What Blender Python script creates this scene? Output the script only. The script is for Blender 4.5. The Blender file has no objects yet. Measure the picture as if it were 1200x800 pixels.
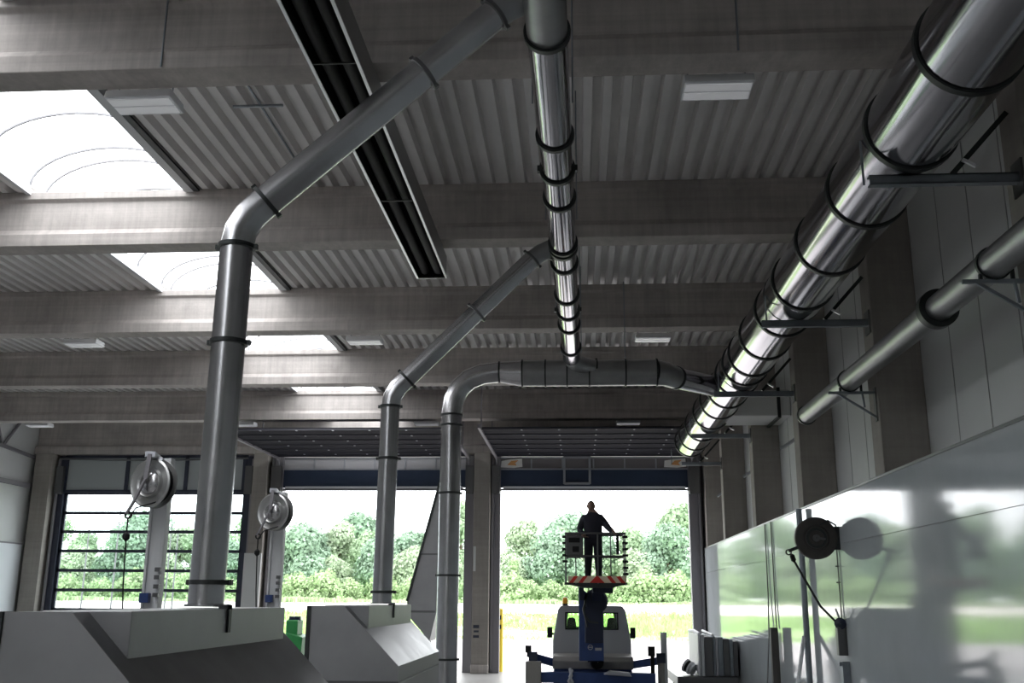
import bpy, bmesh, math, random
from math import sin, cos, pi, radians as R, atan2, sqrt
from mathutils import Vector, Matrix, noise
random.seed(7)
sc = bpy.context.scene
COL = sc.collection

# ------------------------------------------------------------------ materials
def mat(name, col, rough=.6, metal=0., spec=.5, bump=None, mottle=None, aniso=0., ior=1.5, scale_xyz=None):
    m = bpy.data.materials.new(name); m.use_nodes = True
    nt = m.node_tree; N = nt.nodes; Lk = nt.links
    b = N['Principled BSDF']
    b.inputs['Base Color'].default_value = (*col, 1)
    b.inputs['Roughness'].default_value = rough
    b.inputs['Metallic'].default_value = metal
    b.inputs['IOR'].default_value = ior
    b.inputs['Specular IOR Level'].default_value = spec
    b.inputs['Anisotropic'].default_value = aniso
    tc = N.new('ShaderNodeTexCoord'); mp = N.new('ShaderNodeMapping')
    if scale_xyz: mp.inputs['Scale'].default_value = scale_xyz
    Lk.new(tc.outputs['Object'], mp.inputs['Vector'])
    if mottle:
        sc_, amt, *rest = mottle
        n = N.new('ShaderNodeTexNoise'); n.inputs['Scale'].default_value = sc_; n.inputs['Detail'].default_value = 5
        n.inputs['Roughness'].default_value = .6
        Lk.new(mp.outputs['Vector'], n.inputs['Vector'])
        r = N.new('ShaderNodeMapRange'); r.inputs['From Min'].default_value = .3; r.inputs['From Max'].default_value = .7
        r.inputs['To Min'].default_value = 1 - amt; r.inputs['To Max'].default_value = 1 + amt
        Lk.new(n.outputs['Fac'], r.inputs['Value'])
        mx = N.new('ShaderNodeMix'); mx.data_type = 'RGBA'; mx.blend_type = 'MULTIPLY'
        mx.inputs['Factor'].default_value = 1
        mx.inputs['A'].default_value = (*col, 1)
        Lk.new(r.outputs['Result'], mx.inputs['B'])
        Lk.new(mx.outputs['Result'], b.inputs['Base Color'])
        if rest:
            r2 = N.new('ShaderNodeMapRange'); r2.inputs['To Min'].default_value = rough - rest[0]; r2.inputs['To Max'].default_value = rough + rest[0]
            Lk.new(n.outputs['Fac'], r2.inputs['Value']); Lk.new(r2.outputs['Result'], b.inputs['Roughness'])
    if bump:
        n2 = N.new('ShaderNodeTexNoise'); n2.inputs['Scale'].default_value = bump[0]; n2.inputs['Detail'].default_value = 3
        Lk.new(mp.outputs['Vector'], n2.inputs['Vector'])
        bp = N.new('ShaderNodeBump'); bp.inputs['Strength'].default_value = bump[1]; bp.inputs['Distance'].default_value = bump[2] if len(bump) > 2 else .01
        Lk.new(n2.outputs['Fac'], bp.inputs['Height']); Lk.new(bp.outputs['Normal'], b.inputs['Normal'])
    return m

def concrete(name, col, streak=.18):
    m = mat(name, col, .85, bump=(18, .25, .01))
    nt = m.node_tree; N = nt.nodes; Lk = nt.links; b = N['Principled BSDF']
    tc = N.new('ShaderNodeTexCoord')
    def nz(scale, sx, lo, hi, d=6):
        mp = N.new('ShaderNodeMapping'); mp.inputs['Scale'].default_value = sx
        Lk.new(tc.outputs['Object'], mp.inputs['Vector'])
        n = N.new('ShaderNodeTexNoise'); n.inputs['Scale'].default_value = scale; n.inputs['Detail'].default_value = d; n.inputs['Roughness'].default_value = .65
        Lk.new(mp.outputs['Vector'], n.inputs['Vector'])
        r = N.new('ShaderNodeMapRange'); r.inputs['From Min'].default_value = .3; r.inputs['From Max'].default_value = .7
        r.inputs['To Min'].default_value = lo; r.inputs['To Max'].default_value = hi
        Lk.new(n.outputs['Fac'], r.inputs['Value']); return r.outputs['Result']
    a = nz(.9, (1, 1, 1), 1 - streak, 1 + streak)
    c = nz(5, (2.2, 1, .12), 1 - streak * .6, 1 + streak * .5)      # vertical run marks
    d = nz(2, (.05, 1, 6), 1 - streak * .5, 1 + streak * .4)        # horizontal formwork bands
    m1 = N.new('ShaderNodeMath'); m1.operation = 'MULTIPLY'; Lk.new(a, m1.inputs[0]); Lk.new(c, m1.inputs[1])
    m2 = N.new('ShaderNodeMath'); m2.operation = 'MULTIPLY'; Lk.new(m1.outputs[0], m2.inputs[0]); Lk.new(d, m2.inputs[1])
    mx = N.new('ShaderNodeMix'); mx.data_type = 'RGBA'; mx.blend_type = 'MULTIPLY'; mx.inputs['Factor'].default_value = 1
    mx.inputs['A'].default_value = (*col, 1); Lk.new(m2.outputs[0], mx.inputs['B']); Lk.new(mx.outputs['Result'], b.inputs['Base Color'])
    return m

M = {}
M['beam'] = concrete('beam_concrete', (.44, .405, .385), .22)
M['column'] = concrete('column_concrete', (.33, .305, .28), .14)
M['deck'] = mat('roof_deck_sheet', (.78, .76, .75), .5, mottle=(1.5, .06))
M['sandwich'] = mat('sandwich_panel', (.64, .65, .65), .45, mottle=(.6, .04))
M['joint'] = mat('panel_joint', (.33, .335, .335), .6)
M['leftclad'] = mat('white_gloss_cladding', (.80, .83, .87), .2)
M['panel'] = mat('gloss_wall_sheet', (.50, .54, .56), .07, bump=(.7, .09, .02), mottle=(1.2, .05), ior=1.72)
M['floor'] = mat('floor_concrete', (.27, .27, .265), .4, mottle=(.5, .12), bump=(6, .1))
M['paving'] = mat('pale_paving', (.36, .345, .345), .9, mottle=(.08, .1))
M['gravel'] = mat('pale_gravel', (.7, .67, .62), .95, mottle=(1.5, .12))
M['galv'] = mat('galvanised_pipe', (.48, .475, .49), .25, .95, mottle=(2.5, .14, .04), bump=(2, .02, .01))
M['polished'] = mat('polished_spiral_pipe', (.36, .355, .38), .13, 1., mottle=(4, .08, .05), bump=(2.2, .22, .015), scale_xyz=(1, .35, 1))
M['satin'] = mat('satin_pipe', (.33, .335, .34), .38, .9, mottle=(3, .12, .08))
M['ring'] = mat('dark_clamp', (.045, .05, .05), .45, .5)
M['ringlight'] = mat('grey_clamp', (.16, .16, .165), .4, .8)
M['steel'] = mat('galvanised_profile', (.30, .33, .36), .42, .8, mottle=(6, .1))
M['hood'] = mat('brushed_steel_sheet', (.33, .33, .34), .4, .5, mottle=(1.6, .1, .06), bump=(2, .05, .01))
M['hoodslope'] = mat('dark_steel_plate', (.25, .255, .265), .33, 1.0, mottle=(3, .2, .1))  # darker and fully metallic compared with the rest of the hood
M['dark'] = mat('black_rubber', (.012, .012, .013), .65, spec=.25)
M['heatin'] = mat('black_reflector', (.007, .007, .008), .8, spec=.1)  # near-black sheet for the heater's reflector and end plate
M['alu'] = mat('bare_aluminium', (.75, .76, .78), .35, .7)
M['reelmetal'] = mat('dull_reel_metal', (.42, .42, .42), .35, .8)
M['ribgrey'] = mat('grey_glazing_bar', (.22, .22, .23), .6)
M['white'] = mat('white_plastic', (.78, .79, .82), .5)
M['diffuser'] = mat('lamp_diffuser', (.8, .8, .82), .4)
M['diffuser'].node_tree.nodes['Principled BSDF'].inputs['Emission Color'].default_value = (.95, .96, 1, 1)
M['diffuser'].node_tree.nodes['Principled BSDF'].inputs['Emission Strength'].default_value = .14  # weak glow added so the unlit ceiling lights look whiter
M['whitepaint'] = mat('white_paint', (.62, .63, .65), .45)
M['doorblue'] = mat('dark_blue_door_sheet', (.028, .045, .088), .55, mottle=(1, .1))
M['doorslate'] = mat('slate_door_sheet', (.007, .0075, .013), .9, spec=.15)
M['raildark'] = mat('grey_door_rail', (.06, .06, .075), .7)
M['doorgrey'] = mat('grey_door_frame', (.24, .23, .25), .5)
M['doorlight'] = mat('light_door_rail', (.42, .43, .47), .4, .4)
M['headpanel'] = mat('header_sheet', (.40, .43, .435), .55)
M['navy'] = mat('navy_frame', (.03, .035, .06), .5)
M['truckblue'] = mat('truck_blue', (.022, .05, .17), .4, mottle=(4, .15))
M['trucknavy'] = mat('truck_dark_blue', (.012, .018, .045), .45)
M['cab'] = mat('cab_white', (.34, .35, .37), .4)
M['bed'] = mat('tail_panel', (.27, .26, .245), .55, mottle=(4, .1))
M['orange'] = mat('orange_beacon', (.95, .42, .03), .3)
M['red'] = mat('stripe_red', (.62, .03, .02), .5)
M['cream'] = mat('stripe_cream', (.8, .68, .5), .5)
M['yellow'] = mat('yellow_paint', (.9, .68, .05), .5)
M['green'] = mat('machine_green', (.03, .26, .07), .45)
M['skin'] = mat('skin', (.26, .16, .12), .55)
M['shirt'] = mat('dark_shirt', (.022, .022, .035), .85)
M['trouser'] = mat('dark_trousers', (.012, .013, .022), .85)
M['hair'] = mat('dark_hair', (.02, .015, .012), .7)
M['sticker'] = mat('orange_patch', (.75, .38, .15), .5)
M['door_patch_white'] = mat('white_patch', (.9, .88, .86), .5)
M['trunk'] = mat('bark', (.12, .09, .06), .9)

def leafmat(name, c, tr=.35):
    m = bpy.data.materials.new(name); m.use_nodes = True
    nt = m.node_tree; N = nt.nodes; L = nt.links
    b = N['Principled BSDF']; out = N['Material Output']
    n = N.new('ShaderNodeTexNoise'); n.inputs['Scale'].default_value = .7; n.inputs['Detail'].default_value = 4
    g = N.new('ShaderNodeTexCoord'); L.new(g.outputs['Object'], n.inputs['Vector'])
    r = N.new('ShaderNodeMapRange'); r.inputs['From Min'].default_value = .3; r.inputs['From Max'].default_value = .7
    r.inputs['To Min'].default_value = .7; r.inputs['To Max'].default_value = 1.35
    L.new(n.outputs['Fac'], r.inputs['Value'])
    mx = N.new('ShaderNodeMix'); mx.data_type = 'RGBA'; mx.blend_type = 'MULTIPLY'; mx.inputs['Factor'].default_value = 1
    mx.inputs['A'].default_value = (*c, 1); L.new(r.outputs['Result'], mx.inputs['B']); L.new(mx.outputs['Result'], b.inputs['Base Color'])
    b.inputs['Roughness'].default_value = .7
    t = N.new('ShaderNodeBsdfTranslucent'); L.new(mx.outputs['Result'], t.inputs['Color'])
    ms = N.new('ShaderNodeMixShader'); ms.inputs[0].default_value = tr
    L.new(b.outputs[0], ms.inputs[1]); L.new(t.outputs[0], ms.inputs[2]); L.new(ms.outputs[0], out.inputs['Surface'])
    return m
M['leaf'] = [leafmat('leaf_mid_green', (.29, .40, .25)), leafmat('leaf_blue_green', (.25, .36, .26)), leafmat('leaf_yellow_green', (.34, .46, .25)), leafmat('leaf_pale', (.38, .47, .33))]
M['grass'] = leafmat('meadow_grass', (.31, .46, .18), .2)

def glass(name, tint, mixt, rough=.02):
    m = bpy.data.materials.new(name); m.use_nodes = True
    nt = m.node_tree; N = nt.nodes; L = nt.links; out = N['Material Output']; b = N['Principled BSDF']
    b.inputs['Base Color'].default_value = (.8, .85, .85, 1); b.inputs['Roughness'].default_value = rough
    t = N.new('ShaderNodeBsdfTransparent'); t.inputs['Color'].default_value = (*tint, 1)
    ms = N.new('ShaderNodeMixShader'); ms.inputs[0].default_value = mixt
    L.new(t.outputs[0], ms.inputs[1]); L.new(b.outputs[0], ms.inputs[2]); L.new(ms.outputs[0], out.inputs['Surface'])
    return m
M['pane'] = glass('clear_pane', (.93, .97, .97), .06)
M['dome'] = glass('skylight_sheet', (.95, .97, .98), .12, .4)
M['cabglass'] = glass('tinted_cab_glass', (.78, .95, .72), .05)
M['milkylight'] = mat('pale_strip_glazing', (.5, .49, .51), .3)
M['milky'] = mat('milky_strip_glazing', (.22, .2, .21), .3)

# ------------------------------------------------------------------ mesh building
class MB:
    def __init__(s): s.v = []; s.f = []; s.mi = []; s.cur = 0; s.mats = []
    def use(s, m):
        if m not in s.mats: s.mats.append(m)
        s.cur = s.mats.index(m); return s
    def add(s, vs, fs):
        o = len(s.v); s.v += [tuple(v) for v in vs]
        for f in fs: s.f.append(tuple(o + i for i in f)); s.mi.append(s.cur)
        return s
    def box(s, x0, x1, y0, y1, z0, z1):
        x0, x1 = sorted((x0, x1)); y0, y1 = sorted((y0, y1)); z0, z1 = sorted((z0, z1))
        v = [(x0,y0,z0),(x1,y0,z0),(x1,y1,z0),(x0,y1,z0),(x0,y0,z1),(x1,y0,z1),(x1,y1,z1),(x0,y1,z1)]
        return s.add(v, [(3,2,1,0),(4,5,6,7),(0,1,5,4),(1,2,6,5),(2,3,7,6),(3,0,4,7)])
    def prism(s, pts, axis, a, b):
        # pts: 2D polygon; axis 'x','y','z' extrusion axis
        def P(p, t):
            if axis == 'y': return (p[0], t, p[1])
            if axis == 'x': return (t, p[0], p[1])
            return (p[0], p[1], t)
        n = len(pts); vs = [P(p, a) for p in pts] + [P(p, b) for p in pts]
        fs = [tuple(range(n)), tuple(range(2*n-1, n-1, -1))] + [(i, i+n, (i+1) % n + n, (i+1) % n) for i in range(n)]
        return s.add(vs, fs)
    def tube(s, path, r, seg=24, caps=True, radii=None):
        path = [Vector(p) for p in path]; n = len(path)
        tang = []
        for i in range(n):
            if i == 0: t = path[1] - path[0]
            elif i == n-1: t = path[-1] - path[-2]
            else: t = (path[i+1]-path[i]).normalized() + (path[i]-path[i-1]).normalized()
            tang.append(t.normalized())
        t0 = tang[0]; up = Vector((0,0,1)) if abs(t0.z) < .9 else Vector((0,1,0))
        nrm = t0.cross(up).normalized(); vs = []
        for i in range(n):
            t = tang[i]
            if i: nrm = (nrm - t * nrm.dot(t)).normalized()
            bn = t.cross(nrm)
            rr = radii[i] if radii else r
            # mitre stretch
            if 0 < i < n-1:
                d = (path[i]-path[i-1]).normalized(); c = max(.5, d.dot(t))
                ax = (path[i+1]-path[i]).normalized() - d
                ax = ax.normalized() if ax.length > 1e-5 else None
            else: c = 1; ax = None
            for k in range(seg):
                a = 2*pi*k/seg; o = (nrm*cos(a) + bn*sin(a))*rr
                if ax: o += ax * o.dot(ax) * (1/c - 1)
                vs.append(path[i] + o)
        fs = []
        for i in range(n-1):
            for k in range(seg):
                k2 = (k+1) % seg; fs.append((i*seg+k, i*seg+k2, (i+1)*seg+k2, (i+1)*seg+k))
        if caps:
            fs.append(tuple(range(seg-1, -1, -1))); fs.append(tuple(range((n-1)*seg, n*seg)))
        return s.add(vs, fs)
    def ring(s, c, d, r, w, t=.02, seg=32):
        c = Vector(c); d = Vector(d).normalized()
        prof = [(r, -w/2), (r+t, -w/2), (r+t, w/2), (r, w/2)]
        return s.lathe(c, d, prof, seg, closed=True)
    def lathe(s, c, d, prof, seg=32, closed=False):
        c = Vector(c); d = Vector(d).normalized(); up = Vector((0,0,1)) if abs(d.z) < .9 else Vector((0,1,0))
        a1 = d.cross(up).normalized(); a2 = d.cross(a1); vs = []
        for (r, h) in prof:
            for k in range(seg):
                a = 2*pi*k/seg; vs.append(c + d*h + (a1*cos(a)+a2*sin(a))*r)
        m = len(prof); fs = []
        for i in range(m if closed else m-1):
            j = (i+1) % m
            for k in range(seg):
                k2 = (k+1) % seg; fs.append((i*seg+k, i*seg+k2, j*seg+k2, j*seg+k))
        return s.add(vs, fs)
    def bar(s, a, b, w, h=None):
        a = Vector(a); b = Vector(b); h = h or w; d = (b-a).normalized()
        up = Vector((0,0,1)) if abs(d.z) < .95 else Vector((0,1,0))
        x = d.cross(up).normalized()*w/2; z = x.cross(d).normalized()*h/2
        vs = [p+q for p in (a, b) for q in (-x-z, x-z, x+z, -x+z)]
        return s.add(vs, [(3,2,1,0),(4,5,6,7),(0,1,5,4),(1,2,6,5),(2,3,7,6),(3,0,4,7)])
    def build(s, name, m=None, parent=None, smooth=False, bevel=0):
        me = bpy.data.meshes.new(name); 
        pl = Vector(parent['_at']) if parent is not None and '_at' in parent else Vector((0,0,0))
        me.from_pydata([tuple(Vector(v)-pl) for v in s.v], [], s.f)
        if s.mats:
            for q in s.mats: me.materials.append(q)
            me.polygons.foreach_set('material_index', s.mi)
        else: me.materials.append(m)
        me.update()
        bm = bmesh.new(); bm.from_mesh(me); bmesh.ops.recalc_face_normals(bm, faces=bm.faces); bm.to_mesh(me); bm.free()
        if smooth:
            me.shade_smooth()
            me.set_sharp_from_angle(angle=R(32))
        o = bpy.data.objects.new(name, me); COL.objects.link(o)
        if parent is not None: o.parent = parent; o['_at'] = tuple(pl)
        if bevel:
            b = o.modifiers.new('bevel', 'BEVEL'); b.width = bevel; b.segments = 2; b.limit_method = 'ANGLE'; b.angle_limit = R(40)
        return o
def thing(name, label, cat, at=(0,0,0), group=None):
    o = bpy.data.objects.new(name, None); COL.objects.link(o); o.location = at; o['_at'] = tuple(at)
    o.empty_display_size = .2
    o['label'] = label; o['category'] = cat
    if group: o['group'] = group
    return o
def tag(o, label, cat, group=None, kind=None):
    o['label'] = label; o['category'] = cat
    if group: o['group'] = group
    if kind: o['kind'] = kind
    return o
def struct(name, mb, m=None, parent=None, label=None, **k):
    o = mb.build(name, m, parent, **k)
    if parent is None: o['kind'] = 'structure'
    if label: o['label'] = label
    return o
def sthing(name, at=(0,0,0)):
    o = bpy.data.objects.new(name, None); COL.objects.link(o); o.location = at; o['_at'] = tuple(at); o['kind'] = 'structure'
    return o

# ------------------------------------------------------------------ dimensions
XW, XC, XP = 4.85, 4.2, 4.14          # right recess wall, column face, glossy cladding
XL = -19.0
YB, YD = -10.0, 34.0                  # back wall, door wall
ZR, ZB = 8.42, 7.52                   # roof deck underside, beam underside
SX0, SX1 = -8.5, -6.0                 # skylight strip
BY = [9.07 + 5.08*k for k in range(6)]  # beam centres
ORD = ['first', 'second', 'third', 'fourth', 'fifth', 'sixth']

# floor and outside ground
struct('floor', MB().box(XL-.3, XW+.3, YB-.3, YD+.3, -.2, 0), M['floor'])
g = MB().box(-220, 200, YD+.3, 62, -.25, -.02)
tag(g.build('paving', M['paving']), 'pale paved yard outside the open doors', 'paving', kind='structure')
# grassy bank: profile in Y-Z extruded along X with noise
def terrain(name, y0, y1, prof, m, nx=110, ny=16, amp=.15, x0=-220, x1=200):
    vs = []; fs = []
    for j in range(ny+1):
        t = j/ny; y = y0+(y1-y0)*t; z = prof(t)
        for i in range(nx+1):
            x = x0+(x1-x0)*i/nx
            a = amp*sin(pi*t)
            vs.append((x, y, z + a*noise.noise(Vector((x*.12, y*.12, 0)))))
    for j in range(ny):
        for i in range(nx): k = j*(nx+1)+i; fs.append((k, k+1, k+nx+2, k+nx+1))
    return MB().add(vs, fs).build(name, m, smooth=True)
gr = terrain('grass_bank', 61.5, 86, lambda t: -.05+1.15*t**1.2, M['grass'], amp=.5)
tag(gr, 'yellow-green meadow bank beyond the yard', 'grass', kind='structure')  # yellow-green is the grass's own colour; the sky is overcast
gp = terrain('gravel_path', 85.9, 100, lambda t: 1.1+.85*t, M['gravel'], amp=.2)
tag(gp, 'pale gravel track above the meadow bank', 'path', kind='structure')
gf = terrain('forest_ground', 99.9, 170, lambda t: 1.95+.5*t, M['grass'], amp=.4)
tag(gf, 'ground under the trees behind the track', 'ground', kind='structure')

# grass tufts (stuff)
def tufts(name, n, x0, x1, y0, y1, zf, h, m, label, w=.09, clump=1):
    vs = []; fs = []
    for i in range(n):
        cx = random.uniform(x0, x1); cy = random.uniform(y0, y1)
        cl = noise.noise(Vector((cx*.09, cy*.09, 3)))
        hh = h*(.6+.9*max(0, cl+.3))*random.uniform(.6, 1.3)
        for q in range(clump):
            x = cx+random.gauss(0, .18); y = cy+random.gauss(0, .18); z = zf(y)-.1
            a = random.uniform(0, pi); dx, dy = cos(a)*w, sin(a)*w; lx, ly = random.gauss(0, .2)*hh, random.gauss(0, .2)*hh
            k = len(vs); vs += [(x-dx, y-dy, z), (x+dx, y+dy, z), (x+lx+dx*.3, y+ly+dy*.3, z+hh), (x+lx-dx*.3, y+ly-dy*.3, z+hh)]
            fs.append((k, k+1, k+2, k+3))
    o = MB().add(vs, fs).build(name, m); return tag(o, label, 'grass', kind='stuff')
zbank = lambda y: -.05+1.15*max(0, (y-61.5)/24.5)**1.2
tufts('meadow_grass', 9000, -70, 30, 62, 86, zbank, .38, M['grass'], 'long meadow grass growing on the bank', clump=3)
tufts('tall_weeds', 5000, -75, 32, 99.0, 103, lambda y: 1.9, .45, M['leaf'][2], 'tall yellow-green weeds along the foot of the trees', w=.12, clump=4)

# ------------------------------------------------------------------ trees
def tree_meshes(seed, H, W, nleaf, lm, conic=False):
    rnd = random.Random(seed)
    lobes = []
    nl = 16
    for i in range(nl):
        t = rnd.random(); z = H*(.12+.8*t); 
        rad = W*.5*(1-t*.95 if conic else (sin(pi*min(1, .25+t*.72))))
        a = rnd.uniform(0, 2*pi); rr = rad*rnd.uniform(.2, .75)
        lobes.append((Vector((cos(a)*rr, sin(a)*rr, z)), max(.35, W*.5*(.22 if conic else .42)*rnd.uniform(.7, 1.2))))
    vs = []; fs = []
    for i in range(nleaf):
        c, r = lobes[rnd.randrange(nl)]
        d = Vector((rnd.gauss(0, 1), rnd.gauss(0, 1), rnd.gauss(0, 1))).normalized()
        p = c + Vector((d.x, d.y, d.z*.85))*r*(rnd.uniform(.62, 1.05))
        if p.z < .3: p.z = .3+rnd.random()*.5
        s = rnd.uniform(.09, .2)*(W/6)**.5
        n = (d + Vector((rnd.gauss(0, .5), rnd.gauss(0, .5), rnd.gauss(0, .5)))).normalized()
        u = n.cross(Vector((rnd.gauss(0, 1), rnd.gauss(0, 1), rnd.gauss(0, 1)))).normalized(); v = n.cross(u)
        k = len(vs); vs += [p-u*s-v*s*.6, p+u*s-v*s*.6, p+u*s*.5+v*s, p-u*s*.6+v*s*.8]; fs.append((k, k+1, k+2, k+3))
    me = MB().add(vs, fs)
    tr = MB().tube([(0,0,-.3), (rnd.gauss(0,.1), rnd.gauss(0,.1), H*.4), (rnd.gauss(0,.2), rnd.gauss(0,.2), H*.85)], .2, 8, radii=[.2*H/9, .13*H/9, .04])
    for i in range(5):
        c, r = lobes[i]; tr.tube([(0, 0, H*.25+i*H*.08), c*.6+Vector((0,0,H*.15)), c], .05, 6, radii=[.07, .05, .02])
    return me, tr, lm
PROTO = []
specs = [(1, 9.5, 8.5, 9000, M['leaf'][0], 0), (2, 8.4, 9.0, 9000, M['leaf'][1], 0), (3, 6.4, 7.0, 6500, M['leaf'][3], 0), (4, 4.3, 2.6, 2400, M['leaf'][2], 1), (5, 10.8, 8, 9000, M['leaf'][3], 0), (6, 2.6, 4.6, 3500, M['leaf'][2], 0)]
for s in specs:
    me, tr, lm = tree_meshes(*s[:5], bool(s[5]))
    PROTO.append((me, tr, lm, s))
kinds = ['tall round tree', 'broad dark tree', 'low pale tree', 'small slender yellow-green conical tree', 'tall airy pale tree', 'low shrub']
shared = {}
def place_tree(kind, x, y, z, s, rz, label, group):
    t = thing('conical_tree' if kind == 3 else 'shrub' if kind == 5 else 'broadleaf_tree', label, 'tree', (x, y, z), group)
    t.rotation_euler.z = rz; t.scale = (s, s, s)
    if kind not in shared:
        me, tr, lm, sp = PROTO[kind]
        cr = me.build('crown', lm, None); tk = tr.build('trunk', M['trunk'], None)
        shared[kind] = (cr, tk)
    else:
        cr, tk = [o.copy() for o in shared[kind]]; COL.objects.link(cr); COL.objects.link(tk)
    cr.parent = t; tk.parent = t
    return t
rt = random.Random(21)
# depth rows behind each doorway; positions in world metres
spots = []
def door_range(x0, x1, y): return x0*y/YD, x1*y/YD
for dn, (dx0, dx1), n, phr in [(0, (-17.9, -11.4), 4, 'glazed closed door'), (1, (-10.1, -3.8), 5, 'middle doorway'), (2, (-2.6, 3.7), 5, 'right-hand doorway')]:
    for row, (yy, kk) in enumerate([(110, [2, 1, 2, 1, 2]), (119, [0, 1, 4, 0, 1])]):
        a, b = door_range(dx0, dx1, yy)
        for i in range(n):
            x = a+(b-a)*(i+.5)/n + rt.uniform(-.8, .8)
            kind = kk[(i+dn) % 5]
            s = rt.uniform(.82, 1.05)*(1.0 if row else .92)
            pos = ORD[i]+' from left'
            lab = '%s, %s, %s row beyond the %s' % (kinds[kind], pos, 'rear' if row else 'front', phr)
            spots.append((kind, x, yy+rt.uniform(-2, 2), 1.8, s, rt.uniform(0, 6.28), lab, 'forest trees seen through the '+phr))
for x, nm, s in [(-6.7, 'beside the concrete pier in the right-hand doorway', 1.1), (-30.8, 'at the left side of the middle doorway', .7)]:
    spots.append((3, x, 106.5, 1.95, s, 0, 'small slender yellow-green conical tree '+nm, 'small conical trees'))
for a in spots: place_tree(*a)
for dn, (dx0, dx1), phr in [(0, (-17.9, -11.4), 'glazed closed door'), (1, (-10.1, -3.8), 'middle doorway'), (2, (-2.6, 3.7), 'right-hand doorway')]:
    a, b = door_range(dx0, dx1, 104)
    for i in range(6):
        place_tree(5, a+(b-a)*(i+.5)/6+rt.uniform(-.5, .5), 103.5+rt.uniform(-1, 1), 1.78, rt.uniform(.8, 1.15), rt.uniform(0, 6.28), 'low yellow-green shrub, %s from left, at the wood edge beyond the %s' % (ORD[i], phr), 'low shrubs at the wood edge')
# closing rows further left / right that show in the reflections of the glossy cladding
bk = []
for i in range(9):
    x = -72+i*14.2
    bk.append((x, 132+rt.uniform(-3, 3)))
for i, (x, y) in enumerate(bk):
    place_tree([0, 1][i % 2], x, y, 2.3, 1.25, i, ['tall', 'broad'][i % 2] + ' background tree behind the forest rows, ' + (ORD + ['seventh', 'eighth', 'ninth'])[i] + ' from the left', 'background trees behind the forest rows')

# thin poles outside the glazed door
for i, (x, h) in enumerate([(-29.85, 6.45), (-28.0, 7.74), (-24.7, 6.92), (-24.26, 6.82)]):
    o = MB().tube([(x, 60, -.05), (x, 60, h*.6), (x, 60, h)], .04, 8, radii=[.06, .05, .03])
    tag(o.build('flag_pole', M['ringlight'], smooth=True), ['thin grey pole in the yard, leftmost behind the glazed door', 'tallest thin pole in the yard behind the glazed door', 'thin pole just right of the near reel post', 'rightmost thin pole behind the glazed door'][i], 'pole', 'thin poles in the yard')

# ------------------------------------------------------------------ roof
def deck(mb, x0, x1, y0, y1):
    p = .245; pts = []
    x = x0
    while x < x1 - .01:
        for dx, z in ((0, 0), (.105, 0), (.125, .13), (.225, .13)):
            if x+dx <= x1: pts.append((x+dx, ZR+z))
        x += p
    pts.append((x1, ZR))
    n = len(pts); vs = [(a, y0, b) for a, b in pts] + [(a, y1, b) for a, b in pts] 
    mb.add(vs, [(i, i+1, i+1+n, i+n) for i in range(n-1)])
cm = MB()
deck(cm, XL, SX0, YB, YD); deck(cm, SX1, XW, YB, YD)
cm.box(XL-.2, SX0-.05, YB, YD, ZR+.135, ZR+.24); cm.box(SX1+.05, XW+.2, YB, YD, ZR+.135, ZR+.24)
struct('ceiling', cm, M['deck'])
# skylight barrel vaults, one unit per bay
for k in range(-1, 5):
    y0 = BY[0]+5.08*k+.2 if k >= 0 else YB; y1 = BY[0]+5.08*(k+1)-.2
    s = sthing('window_%d' % (k+2))
    s['label'] = 'barrel vault skylight, bay %s of the roof' % (['nearest the camera', 'behind the first beam', 'behind the second beam', 'behind the third beam', 'behind the fourth beam', 'at the far doors'][k+1])
    cx = (SX0+SX1)/2; w = (SX1-SX0)/2
    arc = [(cx+w*cos(a), ZR+.13+.6*sin(a)) for a in [pi*i/16 for i in range(17)]]
    n = len(arc)
    MB().add([(a, y0, b) for a, b in arc]+[(a, y1, b) for a, b in arc], [(i, i+1, i+1+n, i+n) for i in range(n-1)]).build('skylight_glazing', M['dome'], s, smooth=True)
    rb = MB(); ny = max(4, int((y1-y0)/1.05))
    for j in range(ny+1):
        y = y0+.03+(y1-y0-.06)*j/ny
        for i in range(n-1): rb.bar((arc[i][0], y, arc[i][1]-.02), (arc[i+1][0], y, arc[i+1][1]-.02), .03)
    rb.build('glazing_rib', M['ribgrey'], s)
    cb = MB().box(SX0-.08, SX0, y0, y1, ZR-.03, ZR+.14).box(SX1, SX1+.08, y0, y1, ZR-.03, ZR+.14)
    cb.box(SX0-.05, SX0+.02, y0, y1, ZR-.05, ZR-.02).box(SX1-.02, SX1+.12, y0, y1, ZR-.05, ZR-.02)
    MB().box(SX1+.121, SX1+.21, y0, y1, ZR-.045, ZR-.015).build('edge_strip', M['ring'], s)
    cb.build('curb', M['whitepaint'], s)

# concrete beams (I-section with chamfers)
for k, y in enumerate(BY):
    if k == 5: continue
    prof = [(-.2, ZB), (.2, ZB), (.2, ZB+.19), (.12, ZB+.29), (.12, ZR-.16), (.19, ZR-.12), (.19, ZR), (-.19, ZR), (-.19, ZR-.12), (-.12, ZR-.16), (-.12, ZB+.29), (-.2, ZB+.19)]
    mb = MB().prism([(y+a, b) for a, b in prof], 'x', XL+.02, 4.18)
    mb.box(4.0, 4.18, y-.2, y+.2, ZB, ZR)
    tag(mb.build('concrete_beam', M['beam'], bevel=.012), 'grey concrete roof beam spanning the hall, %s from the camera' % ('nearest' if k == 0 else ORD[k]), 'beam', 'concrete roof beams')
# header beam above the doors
tag(MB().prism([(33.55, 7.12), (34.0, 7.12), (34.0, ZR), (33.7, ZR), (33.7, 7.45), (33.55, 7.38)], 'x', XL+.02, XW-.02).build('header_beam', M['beam'], bevel=.01), 'concrete header beam directly above the three doors', 'beam')

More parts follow.
